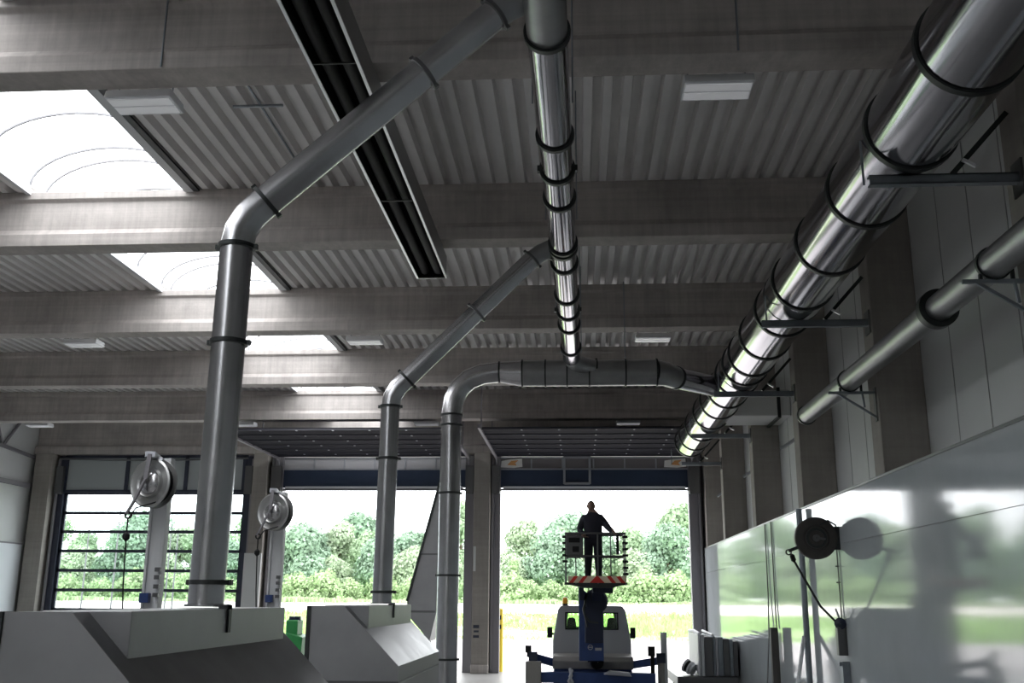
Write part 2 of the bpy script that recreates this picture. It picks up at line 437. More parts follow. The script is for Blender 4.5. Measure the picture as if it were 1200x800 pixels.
# ------------------------------------------------------------------ walls
struct('wall_right', MB().box(XW, XW+.25, YB, YD+.25, 0, ZR+.3), M['sandwich'])
mj = MB()
y = YB+.4
while y < YD-.4:
    if all(abs(y-b) > .3 for b in BY): mj.box(XW-.006, XW+.01, y-.008, y+.008, 3.98, ZR)
    y += 1.02
struct('trim_1', mj, M['joint'])
struct('wall_left', MB().box(XL-.25, XL, YB, YD+.25, 0, ZR+.3), M['sandwich'])
struct('wall_back', MB().box(XL-.25, XW+.25, YB-.25, YB, 0, ZR+.3), M['sandwich'])
# right cladding: lower and upper glossy sheets
cl = MB()
cl.box(XP, XC-.02, YB, 33.75, 0, 3.185); cl.box(XP, XC-.02, YB, 33.75, 3.192, 3.95)
struct('trim_2', cl, M['panel'])
struct('trim_3', MB().box(XP-.012, XC+.0, YB, 33.8, 3.95, 3.985), M['ringlight'])
struct('trim_4', MB().box(XC-.02, XW-.01, YB, 33.8, 3.93, 3.95), M['sandwich'])
# left cladding, rail
struct('trim_5', MB().box(XL, XL+.08, YB, 33.4, 0, 4.0), M['leftclad'])
lr = MB().box(XL, XL+.12, YB, 33.4, 5.93, 6.08).box(XL, XL+.1, YB, 33.4, 4.0, 4.05)
lr.bar((XL+.06, 30, 7.2), (XL+.06, 33.6, 7.0), .1).bar((XL+.06, 31.5, 7.1), (XL+.06, 32.6, 8.3), .07).bar((XL+.06, 31.5, 7.1), (XL+.06, 30.7, 8.3), .07)
struct('trim_6', lr, M['doorgrey'])
# columns right
for k, y in enumerate(BY[:5]):
    mb = MB().box(XC, XW, y-.22, y+.22, 3.95, ZR)
    mb.box(XC+.001, XW, y-.3, y+.3, ZR-1.2, ZB-.02) if 0 else None
    t = tag(mb.build('concrete_column', M['column'], bevel=.015), 'brown-grey concrete column on the right wall, %s from the camera' % ('nearest' if k == 0 else ORD[k]), 'column', 'concrete columns on the right wall')
mb = MB().box(XC, XW, 33.3, 33.95, 3.95, ZR)
tag(mb.build('concrete_column', M['column'], bevel=.015), 'concrete corner column where the right wall meets the doors', 'column', 'concrete columns on the right wall')
# left wall column in the far corner
tag(MB().box(-18.8, -18.2, 33.35, 33.9, 0, 7.12).build('concrete_column', M['column'], bevel=.015), 'concrete corner column at the far left beside the glazed door', 'column')

# ------------------------------------------------------------------ door wall
dw = MB()
dw.box(XL, XW, YD, YD+.25, 7.07, ZR+.3)       # above doors
dw.box(XL, -17.95, YD, YD+.25, 0, 7.07); dw.box(-11.35, -10.15, YD, YD+.25, 0, 7.07)
dw.box(-3.8, -2.62, YD, YD+.25, 0, 7.07); dw.box(3.72, XW, YD, YD+.25, 0, 7.07)
struct('wall_far', dw, M['doorgrey'])
# piers between doors
def pier(x0, x1, label, plinth):
    t = thing('door_pier', label, 'column', ((x0+x1)/2, 33.7, 0), 'piers between the doors')
    MB().box(x0, x1, 33.4, 33.98, 0, 7.12).build('shaft', M['column'], t, bevel=.015)
    if plinth:
        MB().box(x0-.02, x1+.02, 33.3, 33.42, 0, .27).build('plinth', M['beam'], t, bevel=.02)
        for z0, z1, w in ((1.4, 1.5, .12), (1.27, 1.33, .1), (1.1, 1.18, .12)):
            MB().box(-3.30-w, -3.30+w*.6, 33.385, 33.398, z0, z1).build('notice', M['navy'], t)
        MB().box(x0+.02, x0+.1, 33.385, 33.398, 3.2, 4.0).build('edge_marking', M['sandwich'], t)
    else:
        MB().box(x0-.06, x1+.02, 33.3, 33.42, 0, 3.75).build('lower_casing', M['sandwich'], t, bevel=.01)
    return t
pier(-11.08, -10.58, 'concrete pier between the glazed door and the middle doorway', False)
pier(-3.47, -2.93, 'concrete pier with small dark notices between the two open doorways', True)
# jamb frames
jm = [('frame left of glazed door', -18.15, -17.9), ]
def jamb(x0, x1, label):
    t = thing('door_jamb', label, 'door frame', ((x0+x1)/2, 33.8, 0), 'steel door jambs')
    MB().box(x0, x1, 33.72, 33.99, 0, 7.05).build('post', M['doorgrey'] if 'blue' not in label else M['navy'], t)
    xm = x0+.05 if 'left edge' in label else x1-.05
    MB().box(xm-.03, xm+.03, 33.62, 33.74, .1, 6.95).build('guide_track', M['doorgrey'], t)
    s = MB().box(x0+.02, x1-.02, 33.55, 33.72, 5.75, 6.7); s.build('spring_housing', M['ringlight'], t)
jamb(-18.13, -17.85, 'dark blue steel jamb at the left edge of the glazed door')
jamb(-11.42, -11.12, 'dark blue steel jamb at the right side of the glazed door')
jamb(-10.5, -10.12, 'grey steel jamb at the left edge of the middle doorway')
jamb(-3.80, -3.49, 'grey steel jamb at the right side of the middle doorway')
jamb(-2.91, -2.6, 'grey steel jamb at the left edge of the right-hand doorway')
jamb(3.70, 4.1, 'grey steel jamb at the right side of the right-hand doorway')

# door_1: closed, glazed
d1 = sthing('door_1', (-14.6, 33.85, 0)); d1['label'] = 'closed sectional door of clear panes between dark bars'
fr = MB()
zs = [0.06, .74, 1.42, 1.88, 2.52, 3.17, 3.82, 4.47, 5.11, 5.79]
for z in zs: fr.box(-17.85, -11.4, 33.82, 33.9, z-.05, z+.05)
fr.box(-17.85, -17.75, 33.82, 33.9, 0, 5.84); fr.box(-11.5, -11.4, 33.82, 33.9, 0, 5.84)
fr.build('door_frame', M['navy'], d1)
MB().box(-17.8, -11.45, 33.855, 33.865, 0, 5.8).build('glazing', M['pane'], d1)
hp = MB().box(-17.9, -11.4, 33.8, 33.95, 5.86, 7.08).build('header_panel', M['headpanel'], d1)
hb = MB()
for x in (-17.87, -15.66, -13.55, -11.5): hb.box(x-.06, x+.06, 33.74, 33.82, 5.84, 7.08)
hb.box(-17.9, -11.4, 33.74, 33.82, 5.8, 5.9); hb.box(-17.9, -11.4, 33.74, 33.82, 7.0, 7.1)
hb.build('header_rail', M['navy'], d1)
# curved track rail above glazed door
MB().tube([(-18.0, 33.5, 6.95), (-16, 33.5, 6.9), (-13.7, 33.5, 6.9), (-11.3, 33.5, 6.95)], .03, 8).build('spring_shaft', M['ringlight'], d1, smooth=True)

def open_door(n, x0, x1, wicket, label):
    d = sthing('door_%d' % n, ((x0+x1)/2, 33.85, 5.9)); d['label'] = label
    # hanging sections
    MB().box(x0, x1, 33.82, 33.9, 5.98, 6.6).build('blue_section', M['doorblue'], d)
    MB().box(x0+.1, x1-.1, 33.78, 33.9, 5.95, 6.02).build('bottom_seal', M['white'], d)
    MB().box(x0-.1, x1+.1, 33.8, 33.92, 5.88, 5.95).build('sill_profile', M['doorgrey'], d)
    MB().box(x0, x1, 33.84, 33.88, 6.62, 6.98).build('glazed_section', M['milky'] if wicket else M['milkylight'], d)
    m = MB(); m.box(x0, x1, 33.8, 33.9, 6.58, 6.63).box(x0, x1, 33.8, 33.9, 6.96, 7.02)
    nv = 5
    for i in range(1, nv+1):
        x = x0+(x1-x0)*i/(nv+1); m.box(x-.025, x+.025, 33.8, 33.9, 6.6, 7.0)
    m.build('glazed_section_frame', M['doorlight'], d)
    # horizontal leaf under the roof
    ys = [27.75+i*(33.45-27.75)/6 for i in range(7)]
    for i in range(6):
        s = MB().box(x0-.1, x1+.1, ys[i]+.03, ys[i+1]-.03, 6.98, 7.03).build('leaf_section', M['doorslate'], d)
        r = MB().box(x0-.1, x1+.1, ys[i]-.012, ys[i]+.012, 6.95, 7.0)
        r.build('section_rail', M['raildark'], d)
        for q in range(1, 6):
            x = x0+(x1-x0)*q/6; MB().box(x-.025, x+.025, ys[i]-.04, ys[i]+.04, 6.935, 6.95).build('hinge', M['doorlight'], d)
    for x in (x0-.12, x1+.12):
        MB().box(x-.04, x+.04, 27.3, 33.6, 6.92, 7.02).build('ceiling_track', M['doorgrey'], d)
        MB().tube([(x, 33.6, 6.0), (x, 33.6, 6.7), (x, 33.5, 6.9), (x, 33.25, 6.97)], .035, 8).build('track_bend', M['doorgrey'], d, smooth=True)
        MB().bar((x, 28, 7.02), (x, 28, ZR), .04).build('hanger', M['doorgrey'], d)
        MB().bar((x, 31.6, 7.02), (x, 31.6, ZR), .04).build('hanger', M['doorgrey'], d)
    if wicket:
        w = MB(); a, b = -.44, .42
        w.box(a-.04, a+.04, 33.74, 33.8, 6.1, 7.05).box(b-.04, b+.04, 33.74, 33.8, 6.1, 7.05).box(a, b, 33.74, 33.8, 6.08, 6.15).box(a, b, 33.74, 33.8, 6.99, 7.05)
        w.build('wicket_frame', M['doorlight'], d)
        for x in (x0+.35, x1-.45):
            MB().add([(x-.34, 33.77, 6.66), (x+.1, 33.77, 6.64), (x+.4, 33.77, 6.68), (x+.38, 33.77, 6.95), (x, 33.77, 6.93), (x-.32, 33.77, 6.88)], [(0, 1, 2, 3, 4, 5)]).build('sticker', M['door_patch_white'], d)  # white patch with an orange middle near each end of the glazed section
            MB().prism([(x-.12, 6.74), (x+.2, 6.72), (x+.14, 6.8), (x+.26, 6.9), (x+.02, 6.88)], 'y', 33.755, 33.765).build('patch_centre', M['sticker'], d)
    return d
open_door(2, -10.13, -3.79, False, 'raised dark blue sectional door of the middle doorway')
open_door(3, -2.61, 3.71, True, 'raised dark blue sectional door with a light wicket frame, right-hand doorway')
for x, w in ((-2.62, 'beside the pier with notices'), (3.84, 'at the right-hand jamb')):
    t = thing('bollard', 'yellow protective post outside the doorway '+w, 'bollard', (x, 34.55, -.02), 'yellow bollards outside')
    MB().tube([(x, 34.55, -.02), (x, 34.55, 1.98), (x, 34.55, 2.03)], .09, 16, radii=[.09, .09, .05]).build('post', M['yellow'], t, smooth=True)
    for z in (1.65, 1.35): MB().box(x-.03, x+.03, 34.45, 34.47, z, z+.14).build('fixing', M['dark'], t)

# ------------------------------------------------------------------ ducts
def arc_pts(p0, c, p1, n=4):
    """mitred elbow: points replacing corner c; p0,p1 distances along legs"""
    p0, c, p1 = map(Vector, (p0, c, p1))
    out = []
    for i in range(n+1):
        t = i/n; out.append((1-t)**2*p0 + 2*t*(1-t)*c + t*t*p1)
    return out
def cl_ring(mb_parent, c, d, r, w=.03, t=.02, m='ring', lug=True, name='clamp_ring'):
    d = Vector(d).normalized(); mb = MB().ring(c, d, r-.004, w, t)
    if lug:
        a = d.cross(Vector((0, 1, .2))).normalized() if abs(d.y) < .9 else Vector((1, 0, 0))
        for s in (1, -1):
            p = Vector(c)+a*(r+t)*s; mb.bar(p-a*.01*s, p+a*.018*s, w*1.2)
    return mb.build(name, M[m], mb_parent, smooth=True)

def riser(label, group, X, Y, zb, ze, xj, zj, r, flz, diag_t):
    t = thing('extraction_pipe', label, 'pipe', (X, Y, zb), group)
    e0, ec, e1 = (X, Y, ze-.12), (X+.0, Y, ze+.08), (X+.2, Y, ze+.24)
    MB().tube([(X-.015, Y, zb), (X, Y, ze-.12)], r, 32).build('vertical_pipe', M['galv'], t, smooth=True)
    MB().tube(arc_pts(e0, ec, e1, 3), r, 32).build('elbow', M['galv'], t, smooth=True)
    A = Vector(e1); B = Vector((xj-.40, Y, zj-.15))
    MB().tube([A, B], r, 32).build('sloping_pipe', M['galv'], t, smooth=True)
    MB().tube([B, B+Vector((.10, 0, .075)), Vector((xj-.14, Y, zj)), Vector((xj-.0, Y, zj))], r*.98, 32).build('branch_elbow', M['satin'], t, smooth=True)
    cl_ring(t, (xj-.15, Y, zj), (1, 0, 0), r)
    for z in flz: cl_ring(t, (X, Y, z), (0, 0, 1), r)
    cl_ring(t, e0, (0, 0, 1), r); cl_ring(t, e1, B-A, r)
    for q in diag_t: cl_ring(t, A.lerp(B, q), B-A, r, m='ringlight')
    cl_ring(t, B, B-A, r, m='ringlight')
    MB().lathe((X, Y, zb), (0, 0, 1), [(r, 0), (r+.035, 0), (r+.035, .015), (r, .02)], 32).build('foot_flange', M['galv'], t, smooth=True)
    return t
# riser one: foot on near hood
riser('large near extraction pipe rising from the left hood and sloping up right', 'extraction pipes above the hoods', -2.5, 6.8, 2.24, 4.93, -.2, 6.84, .12, [2.4, 4.08], [.68])
riser('second extraction pipe rising from the far hood, sloping up to the main pipe', 'extraction pipes above the hoods', -2.36, 12.3, 2.24, 4.78, -.16, 6.76, .118, [2.38, 4.0], [.55])

# main longitudinal pipe
PX, PZ, PR = -.17, 6.72, .165
t = thing('collector_pipe', 'polished collector pipe running along the hall under the beams, centre', 'pipe', (PX, 7, PZ))
ys = [6.25, 7.12, 8.95, 9.75, 10.5, 12.0, 12.75, 14.2, 15.05, 15.85, 17.4, 18.2]
xs = lambda y: -.21+(y-7)*.011
for a, b in zip(ys[:-1], ys[1:]):
    MB().tube([(xs(a), a, PZ), (xs(b), b, PZ)], PR, 36).build('pipe_section', M['polished'] if a > 7 else M['satin'], t, smooth=True)
for y in ys[1:-1]: cl_ring(t, (xs(y), y, PZ), (0, 1, 0), PR, w=.055, t=.03, lug=y in (9.75, 15.05))
for y in (12.15, ): cl_ring(t, (xs(y), y, PZ), (0, 1, 0), PR, w=.07, t=.03, lug=False)
xe = xs(18.2)
MB().tube(arc_pts((xe, 18.2, PZ), (xe, 18.62, PZ-.02), (xe+.45, 18.82, PZ-.08), 4)+[Vector((xe+1.0, 18.9, PZ-.12))], PR, 32).build('branch_elbow', M['satin'], t, smooth=True)
cl_ring(t, (xe+.45, 18.82, PZ-.08), (1, .2, -.1), PR)
for y in (8.3, 11.2, 15.05, 17.9):
    MB().tube([(xs(y)-PR-.02, y, PZ), (xs(y)-PR-.02, y, ZR)], .008, 6).build('hanging_rod', M['steel'], t)
    MB().tube([(xs(y)+PR+.02, y, PZ), (xs(y)+PR+.02, y, ZR)], .008, 6).build('hanging_rod', M['steel'], t)

# cross pipe with far riser
t = thing('cross_pipe', 'dark thick cross pipe turning down into the far vertical pipe', 'pipe', (-2.42, 18.9, 0))
CZ = 6.57
MB().tube([(-2.42, 18.9, .0), (-2.42, 18.9, 5.75)], .2, 32).build('vertical_pipe', M['galv'], t, smooth=True)
MB().tube(arc_pts((-2.42, 18.9, 5.75), (-2.42, 18.9, 6.6), (-1.5, 18.9, 6.6), 5), .2, 32).build('elbow', M['galv'], t, smooth=True)
MB().tube([(-1.5, 18.9, 6.6), (-1.05, 18.9, CZ)], .2, 32, radii=[.2, .255]).build('reducer', M['galv'], t, smooth=True)
xr = [-1.05, -.6, -.18, .25, .95, 1.55]
for a, b in zip(xr[:-1], xr[1:]): MB().tube([(a, 18.9, CZ), (b, 18.9, CZ)], .255, 36).build('pipe_section', M['satin'], t, smooth=True)
for x in xr: cl_ring(t, (x, 18.9, CZ), (1, 0, 0), .255, w=.03, t=.025, lug=False)
cl_ring(t, (-1.5, 18.9, 6.6), (1, 0, 0), .2, w=.03, lug=False)
for z in (1.24, 2.73, 4.25, 5.55, 5.75): cl_ring(t, (-2.42, 18.9, z), (0, 0, 1), .2, w=.035, lug=z < 5)
MB().tube([(1.5, 18.9, CZ), (1.72, 19.0, CZ-.01), (1.95, 19.25, CZ-.03)], .25, 36, radii=[.255, .235, .22]).build('elbow', M['satin'], t, smooth=True)
MB().tube([(1.95, 19.25, CZ-.03), (3.0, 20.4, CZ)], .21, 32).build('branch_pipe', M['polished'], t, smooth=True)
cl_ring(t, (1.95, 19.25, CZ-.03), (1, 1.1, 0), .22, w=.05, lug=False)
for x in (-.18, .95): MB().tube([(x, 18.9, CZ+.2), (x, 18.9, ZR)], .01, 6).build('hanging_rod', M['steel'], t)

# big collector along right wall
DX, DZ, DR = 3.2, 6.67, .43
t = thing('main_duct', 'very large polished round duct with dark rings along the right wall', 'duct', (DX, 9, DZ))
ry = [7.4, 8.86, 10.37, 12.0, 13.55, 15.0, 16.5, 17.8, 18.6, 19.6, 20.9, 22.2, 23.6, 25.4, 27.0, 28.2]
sec = [3.0, 5.5]+ry[:-1]+[28.3]
for a, b in zip(sec[:-1], sec[1:]): MB().tube([(DX, a, DZ), (DX, b, DZ)], DR, 64, caps=(b == 28.3)).build('duct_section', M['polished'], t, smooth=True)
for y in ry: cl_ring(t, (DX, y, DZ), (0, 1, 0), DR, w=.07, t=.026, lug=False)
for y in (14.25, 19.0): cl_ring(t, (DX, y, DZ), (0, 1, 0), DR, w=.02, t=.012, lug=False, m='ringlight')
MB().lathe((DX, 28.3, DZ), (0, 1, 0), [(DR, 0), (DR*.9, .15), (DR*.5, .28), (.01, .32)], 48).build('end_cap', M['polished'], t, smooth=True)
# duct brackets on columns
for k, y in enumerate(BY[:5]):
    yy = y-.05; xl = [2.8, 2.68, 2.66, 2.78, 3.05][k]
    b = thing('duct_bracket', 'steel bracket carrying the big duct, %s from the camera' % ('nearest' if k == 0 else ORD[k]), 'bracket', (XC, yy, 6.15), 'brackets under the big duct')
    MB().box(xl, XC, yy-.06, yy-.045, 6.14, 6.235).box(xl, XC, yy-.06, yy+.02, 6.135, 6.15).box(xl, XC, yy-.06, yy+.02, 6.22, 6.235).build('cantilever_arm', M['steel'], b)
    MB().box(XC-.02, XC+.01, yy-.12, yy+.1, 6.02, 6.36).build('wall_plate', M['ringlight'], b)
    MB().bar((XC-.02, yy+.05, 6.9), (3.6, yy+.05, 6.26), .05).build('brace', M['ring'], b)
    MB().tube([(DX-DR*1.02, yy, DZ-.05), (DX-DR*1.02, yy, 6.16)], .012, 6).build('saddle_rod', M['steel'], b)
    MB().bar((DX+.5, yy, 6.4), (DX+.62, yy, 6.33), .03).build('saddle_clip', M['alu'], b)

# lower grey pipe on right wall
GX, GZ, GR = 3.85, 5.33, .145
t = thing('side_pipe', 'grey pipe with one dark flange running along the right wall', 'pipe', (GX, 10, GZ))
for a, b in ((2.0, 10.45), (10.45, 16.8)): MB().tube([(GX, a, GZ), (GX, b, GZ)], GR, 40).build('pipe_section', M['satin'], t, smooth=True)
MB().ring((GX, 10.45, GZ), (0, 1, 0), GR-.01, .12, .075, 40).build('flange', M['ring'], t, smooth=True)
MB().ring((GX, 16.75, GZ), (0, 1, 0), GR-.003, .06, .02, 40).build('end_ring', M['ring'], t, smooth=True)
for k, y in enumerate(BY[:2]):
    yy = y-.1
    b = thing('pipe_bracket', 'small triangular bracket under the grey pipe, %s one' % ['nearer', 'farther'][k], 'bracket', (XC, yy, GZ-.2), 'brackets under the grey wall pipe')
    MB().bar((3.55, yy, GZ-.17), (XC, yy, GZ-.17), .04, .035).build('arm', M['steel'], b)
    MB().bar((3.68, yy, GZ-.18), (XC-.01, yy, GZ-.52), .03).build('brace', M['steel'], b)
    MB().bar((4.02, yy, GZ-.18), (4.04, yy, GZ-.38), .025).build('strut', M['steel'], b)
    MB().box(XC-.015, XC+.01, yy-.05, yy+.05, GZ-.58, GZ-.1).build('wall_plate', M['ringlight'], b)
    MB().ring((GX, yy, GZ), (0, 1, 0), GR, .04, .018, 32).bar((GX+.16, yy, GZ-.02), (GX+.16, yy, GZ-.17), .03).bar((GX-.13, yy, GZ-.1), (GX-.13, yy, GZ-.17), .03).build('pipe_clamp', M['ring'], b)

# fan / outlet box at the fourth column, floodlights
o = thing('outlet_box', 'grey rectangular duct outlet between the big duct and the wall', 'duct', (4.4, 23.0, 6.5))
MB().box(3.5, XW, 22.6, 23.9, 6.38, 6.98).build('box_body', M['sandwich'], o, bevel=.02)
MB().box(4.55, 4.62, 22.55, 23.95, 6.33, 7.03).build('flange', M['ring'], o)
for k, (y, s) in enumerate([(20.6, 'third'), (25.4, 'fourth'), (30.3, 'fifth')]):
    f = thing('flood_light', 'slim flood light on an arm behind the %s right column' % s, 'lamp', (XW, y, 5.6), 'flood lights on the right wall')
    MB().bar((XW-.05, y, 5.75), (XW-.65, y+.2, 5.35), .12, .05).build('lamp_head', M['doorlight'], f)
    MB().box(XW-.12, XW, y-.09, y+.09, 5.55, 5.85).build('mount', M['ring'], f)

# ------------------------------------------------------------------ radiant heater
t = thing('radiant_heater', 'long dark radiant tube heater with silver edges hanging under the beams', 'heater', (-2.22, 9, 7.1))
HZ = 7.12; hx0, hx1, hy0, hy1 = -2.44, -2.0, 1.5, 14.55
MB().prism([(hx0, HZ), (hx0, HZ+.34), (hx1, HZ+.34), (hx1, HZ), (hx1-.015, HZ), (hx1-.015, HZ+.31), (hx0+.015, HZ+.31), (hx0+.015, HZ)], 'y', hy0, hy1).build('reflector', M['heatin'], t)
MB().box(hx0-.004, hx0-.002, hy0, hy1, HZ, HZ+.34).box(hx1+.002, hx1+.004, hy0, hy1, HZ, HZ+.34).build('side_sheet', M['satin'], t)
MB().box(hx0-.02, hx0+.012, hy0, hy1+.02, HZ-.012, HZ+.006).box(hx1-.012, hx1+.02, hy0, hy1+.02, HZ-.012, HZ+.006).box(hx0, hx1, hy1, hy1+.02, HZ-.012, HZ+.006).build('edge_trim', M['alu'], t)
MB().box(hx0, hx1, hy1, hy1+.015, HZ, HZ+.34).build('end_plate', M['heatin'], t)
for x in (-2.32, -2.12): MB().tube([(x, hy0, HZ+.1), (x, hy1-.05, HZ+.1)], .065, 20).build('burner_tube', M['dark'], t, smooth=True)
for y in (4, 8.2, 11.5): MB().bar((hx0, y, HZ+.01), (hx1, y, HZ+.01), .015).build('cross_bar', M['ring'], t)
for y in (5, 9.07, 14.15):
    for x in (hx0+.02, hx1-.02): MB().tube([(x, y, HZ+.3), (x, y, ZB if y != 5 else ZR)], .008, 6).build('hanging_rod', M['steel'], t)

# ------------------------------------------------------------------ luminaires
rows = [(9.54, [-4.66, 1.5], 'behind the nearest beam', ['left of the heater', 'right of the collector pipe']),
        (19.85, [-10.45, -4.4, 1.57], 'behind the third beam', ['far left', 'right of the left pipe', 'right of the collector pipe']),
        (29.9, [-16.86, -10.3, -4.6, 1.55], 'behind the fifth beam', ['far left', 'right of the left pipe', 'left of the far riser', 'above the right-hand doorway'])]
for y, xs_, a, bs in rows:
    for x, b in zip(xs_, bs):
        l = thing('ceiling_light', 'white box ceiling light %s, %s' % (a, b), 'ceiling light', (x, y, 7.5), 'ceiling lights')
        z = 7.47
        MB().prism([(y-.21, z), (y+.21, z), (y+.18, z+.1), (y-.18, z+.1)], 'x', x-.36, x+.36).build('housing', M['white'], l, bevel=.01)
        for q in (-.16, .02): MB().box(x-.34, x+.34, y+q, y+q+.14, z-.012, z+.004).build('diffuser', M['diffuser'], l)
        MB().box(x-.2, x+.2, y-.04, y+.04, z+.1, z+.13).build('mount', M['ring'], l)
        for dx in (-.3, .3): MB().tube([(x+dx, y, z+.1), (x+dx, y, ZR+.02)], .008, 6).build('hanging_rod', M['steel'], l)
# conduits
for i, (x, lab) in enumerate([(-4.2, 'thin grey conduit running down the nearest beam, left'), (1.62, 'thin grey conduit running down the nearest beam, right')]):
    c = MB().tube([(x, 8.86, ZR-.0), (x, 8.86, ZB+.3), (x, 8.86, ZB+.02)], .011, 8)
    tag(c.build('conduit', M['steel'], smooth=True), lab, 'conduit', 'conduits on the beam')
o = MB().tube([(-4.0, 9.4, ZR-.02), (-4.0, 13.8, ZR-.02)], .015, 8).bar((-4.35, 11.3, ZR-.04), (-3.7, 11.3, ZR-.04), .03)
tag(o.build('sprinkler_pipe', M['steel'], smooth=True), 'thin pipe with a short cross bar under the corrugated roof sheet', 'pipe')

# ------------------------------------------------------------------ hoods
def hood(dx, dy, label):
    Y0, Y1 = 5.0+dy, 8.1+dy; xl, xt, xr = -2.88+dx, -2.53+dx, -1.93+dx
    t = thing('extraction_hood', label, 'hood', ((xl+xr)/2, (Y0+Y1)/2, 0), 'steel extraction hoods')
    zt, zs = 2.225, 1.625
    MB().prism([(xl, 1.47), (xr, 1.47), (xr, zs), (xt, zt), (xl, zt)], 'y', Y0, Y0+.01).build('end_plate', M['hood'], t)
    MB().prism([(xl+.01, 1.47), (xr-.002, 1.47), (xr-.002, zs), (xl+.01, zs)], 'y', Y0+.01, Y1).build('body', M['hood'], t)
    MB().prism([(xl+.012, zs), (xr, zs+.001), (xt, zt-.001), (xl+.012, zt-.001)], 'y', Y0+.011, Y1).build('sloping_top', M['hoodslope'], t)
    MB().box(xl+.1, -2.3+dx, Y0+.18, Y1-.15, 1.9, zt+.004).build('connection_box', M['hood'], t, bevel=.004)
    MB().box(xl, xr+.004, Y0-.012, Y1, 1.455, 1.475).build('seam_strip', M['ringlight'], t)
    MB().box(xl, xr, Y0, Y1, .0, 1.455).build('lower_casing', M['hood'], t, bevel=.006)
    MB().box(xl-.045, xl, Y0-.01, Y0+.12, .0, zt).build('edge_post', M['ring'], t)
    MB().box(-2.3+dx, -2.285+dx, Y0+1.62, Y0+1.67, 2.08, zt+.03).box(-2.36+dx, -2.285+dx, Y0+1.62, Y0+1.67, zt+.0, zt+.03).build('latch', M['ring'], t)
    # weld bead along the joint
    MB().tube([(-2.3+dx, Y0+.18, 1.945), (-2.3+dx, Y1-.15, 1.945)], .012, 6).build('weld_seam', M['alu'], t)
hood(0, 0, 'large steel extraction hood in the left foreground')
hood(.06, 5.72, 'smaller looking steel hood behind, under the second pipe')

# tall steel chute behind
t = thing('steel_chute', 'tall tapering grey steel chute standing behind the far vertical pipe', 'chute', (-3.5, 25, 0))
MB().prism([(-3.15, 5.5), (-3.4, 5.4), (-4.2, 2.25), (-4.2, 1.95), (-3.62, 1.31), (-3.48, 1.95), (-3.1, 3.2)], 'y', 25.0, 26.0).build('chute_body', M['hood'], t)
MB().box(-3.9, -3.2, 24.985, 25.0, 3.36, 3.4).box(-4.1, -3.5, 24.985, 25, 1.98, 2.03).build('stiffener', M['ringlight'], t)
MB().bar((-3.4, 24.98, 5.4), (-4.2, 24.98, 2.25), .05).build('edge_flange', M['ring'], t)
for y in (25.1, 25.9): MB().bar((-3.75, y, 0), (-3.75, y, 1.8), .07).build('leg', M['ringlight'], t)

# green machine between hoods
t = thing('green_machine', 'green painted machine with a dark cap between the two hoods', 'machine', (-6.7, 24, 0))
MB().prism([(-7.0, 1.3), (-6.95, .9), (-6.5, .7), (-6.46, 1.42), (-6.85, 1.52)], 'y', 23.9, 24.7).build('casing', M['green'], t, bevel=.02)
MB().box(-6.9, -6.62, 24.0, 24.5, 1.45, 1.8).build('column', M['green'], t, bevel=.03)
MB().lathe((-6.76, 24.25, 1.78), (0, 0, 1), [(.01, .1), (.14, .1), (.15, 0), (.01, 0)], 20).build('cap', M['trucknavy'], t)
MB().lathe((-6.95, 23.88, 1.4), (0, -1, 0), [(.12, -.02), (.12, .05), (.05, .06), (.05, .02), (.01, .02)], 20).build('roller', M['whitepaint'], t, smooth=True)
for x in (-6.95, -6.55): MB().box(x-.04, x+.04, 24, 24.6, 0, .95).build('leg', M['green'], t)

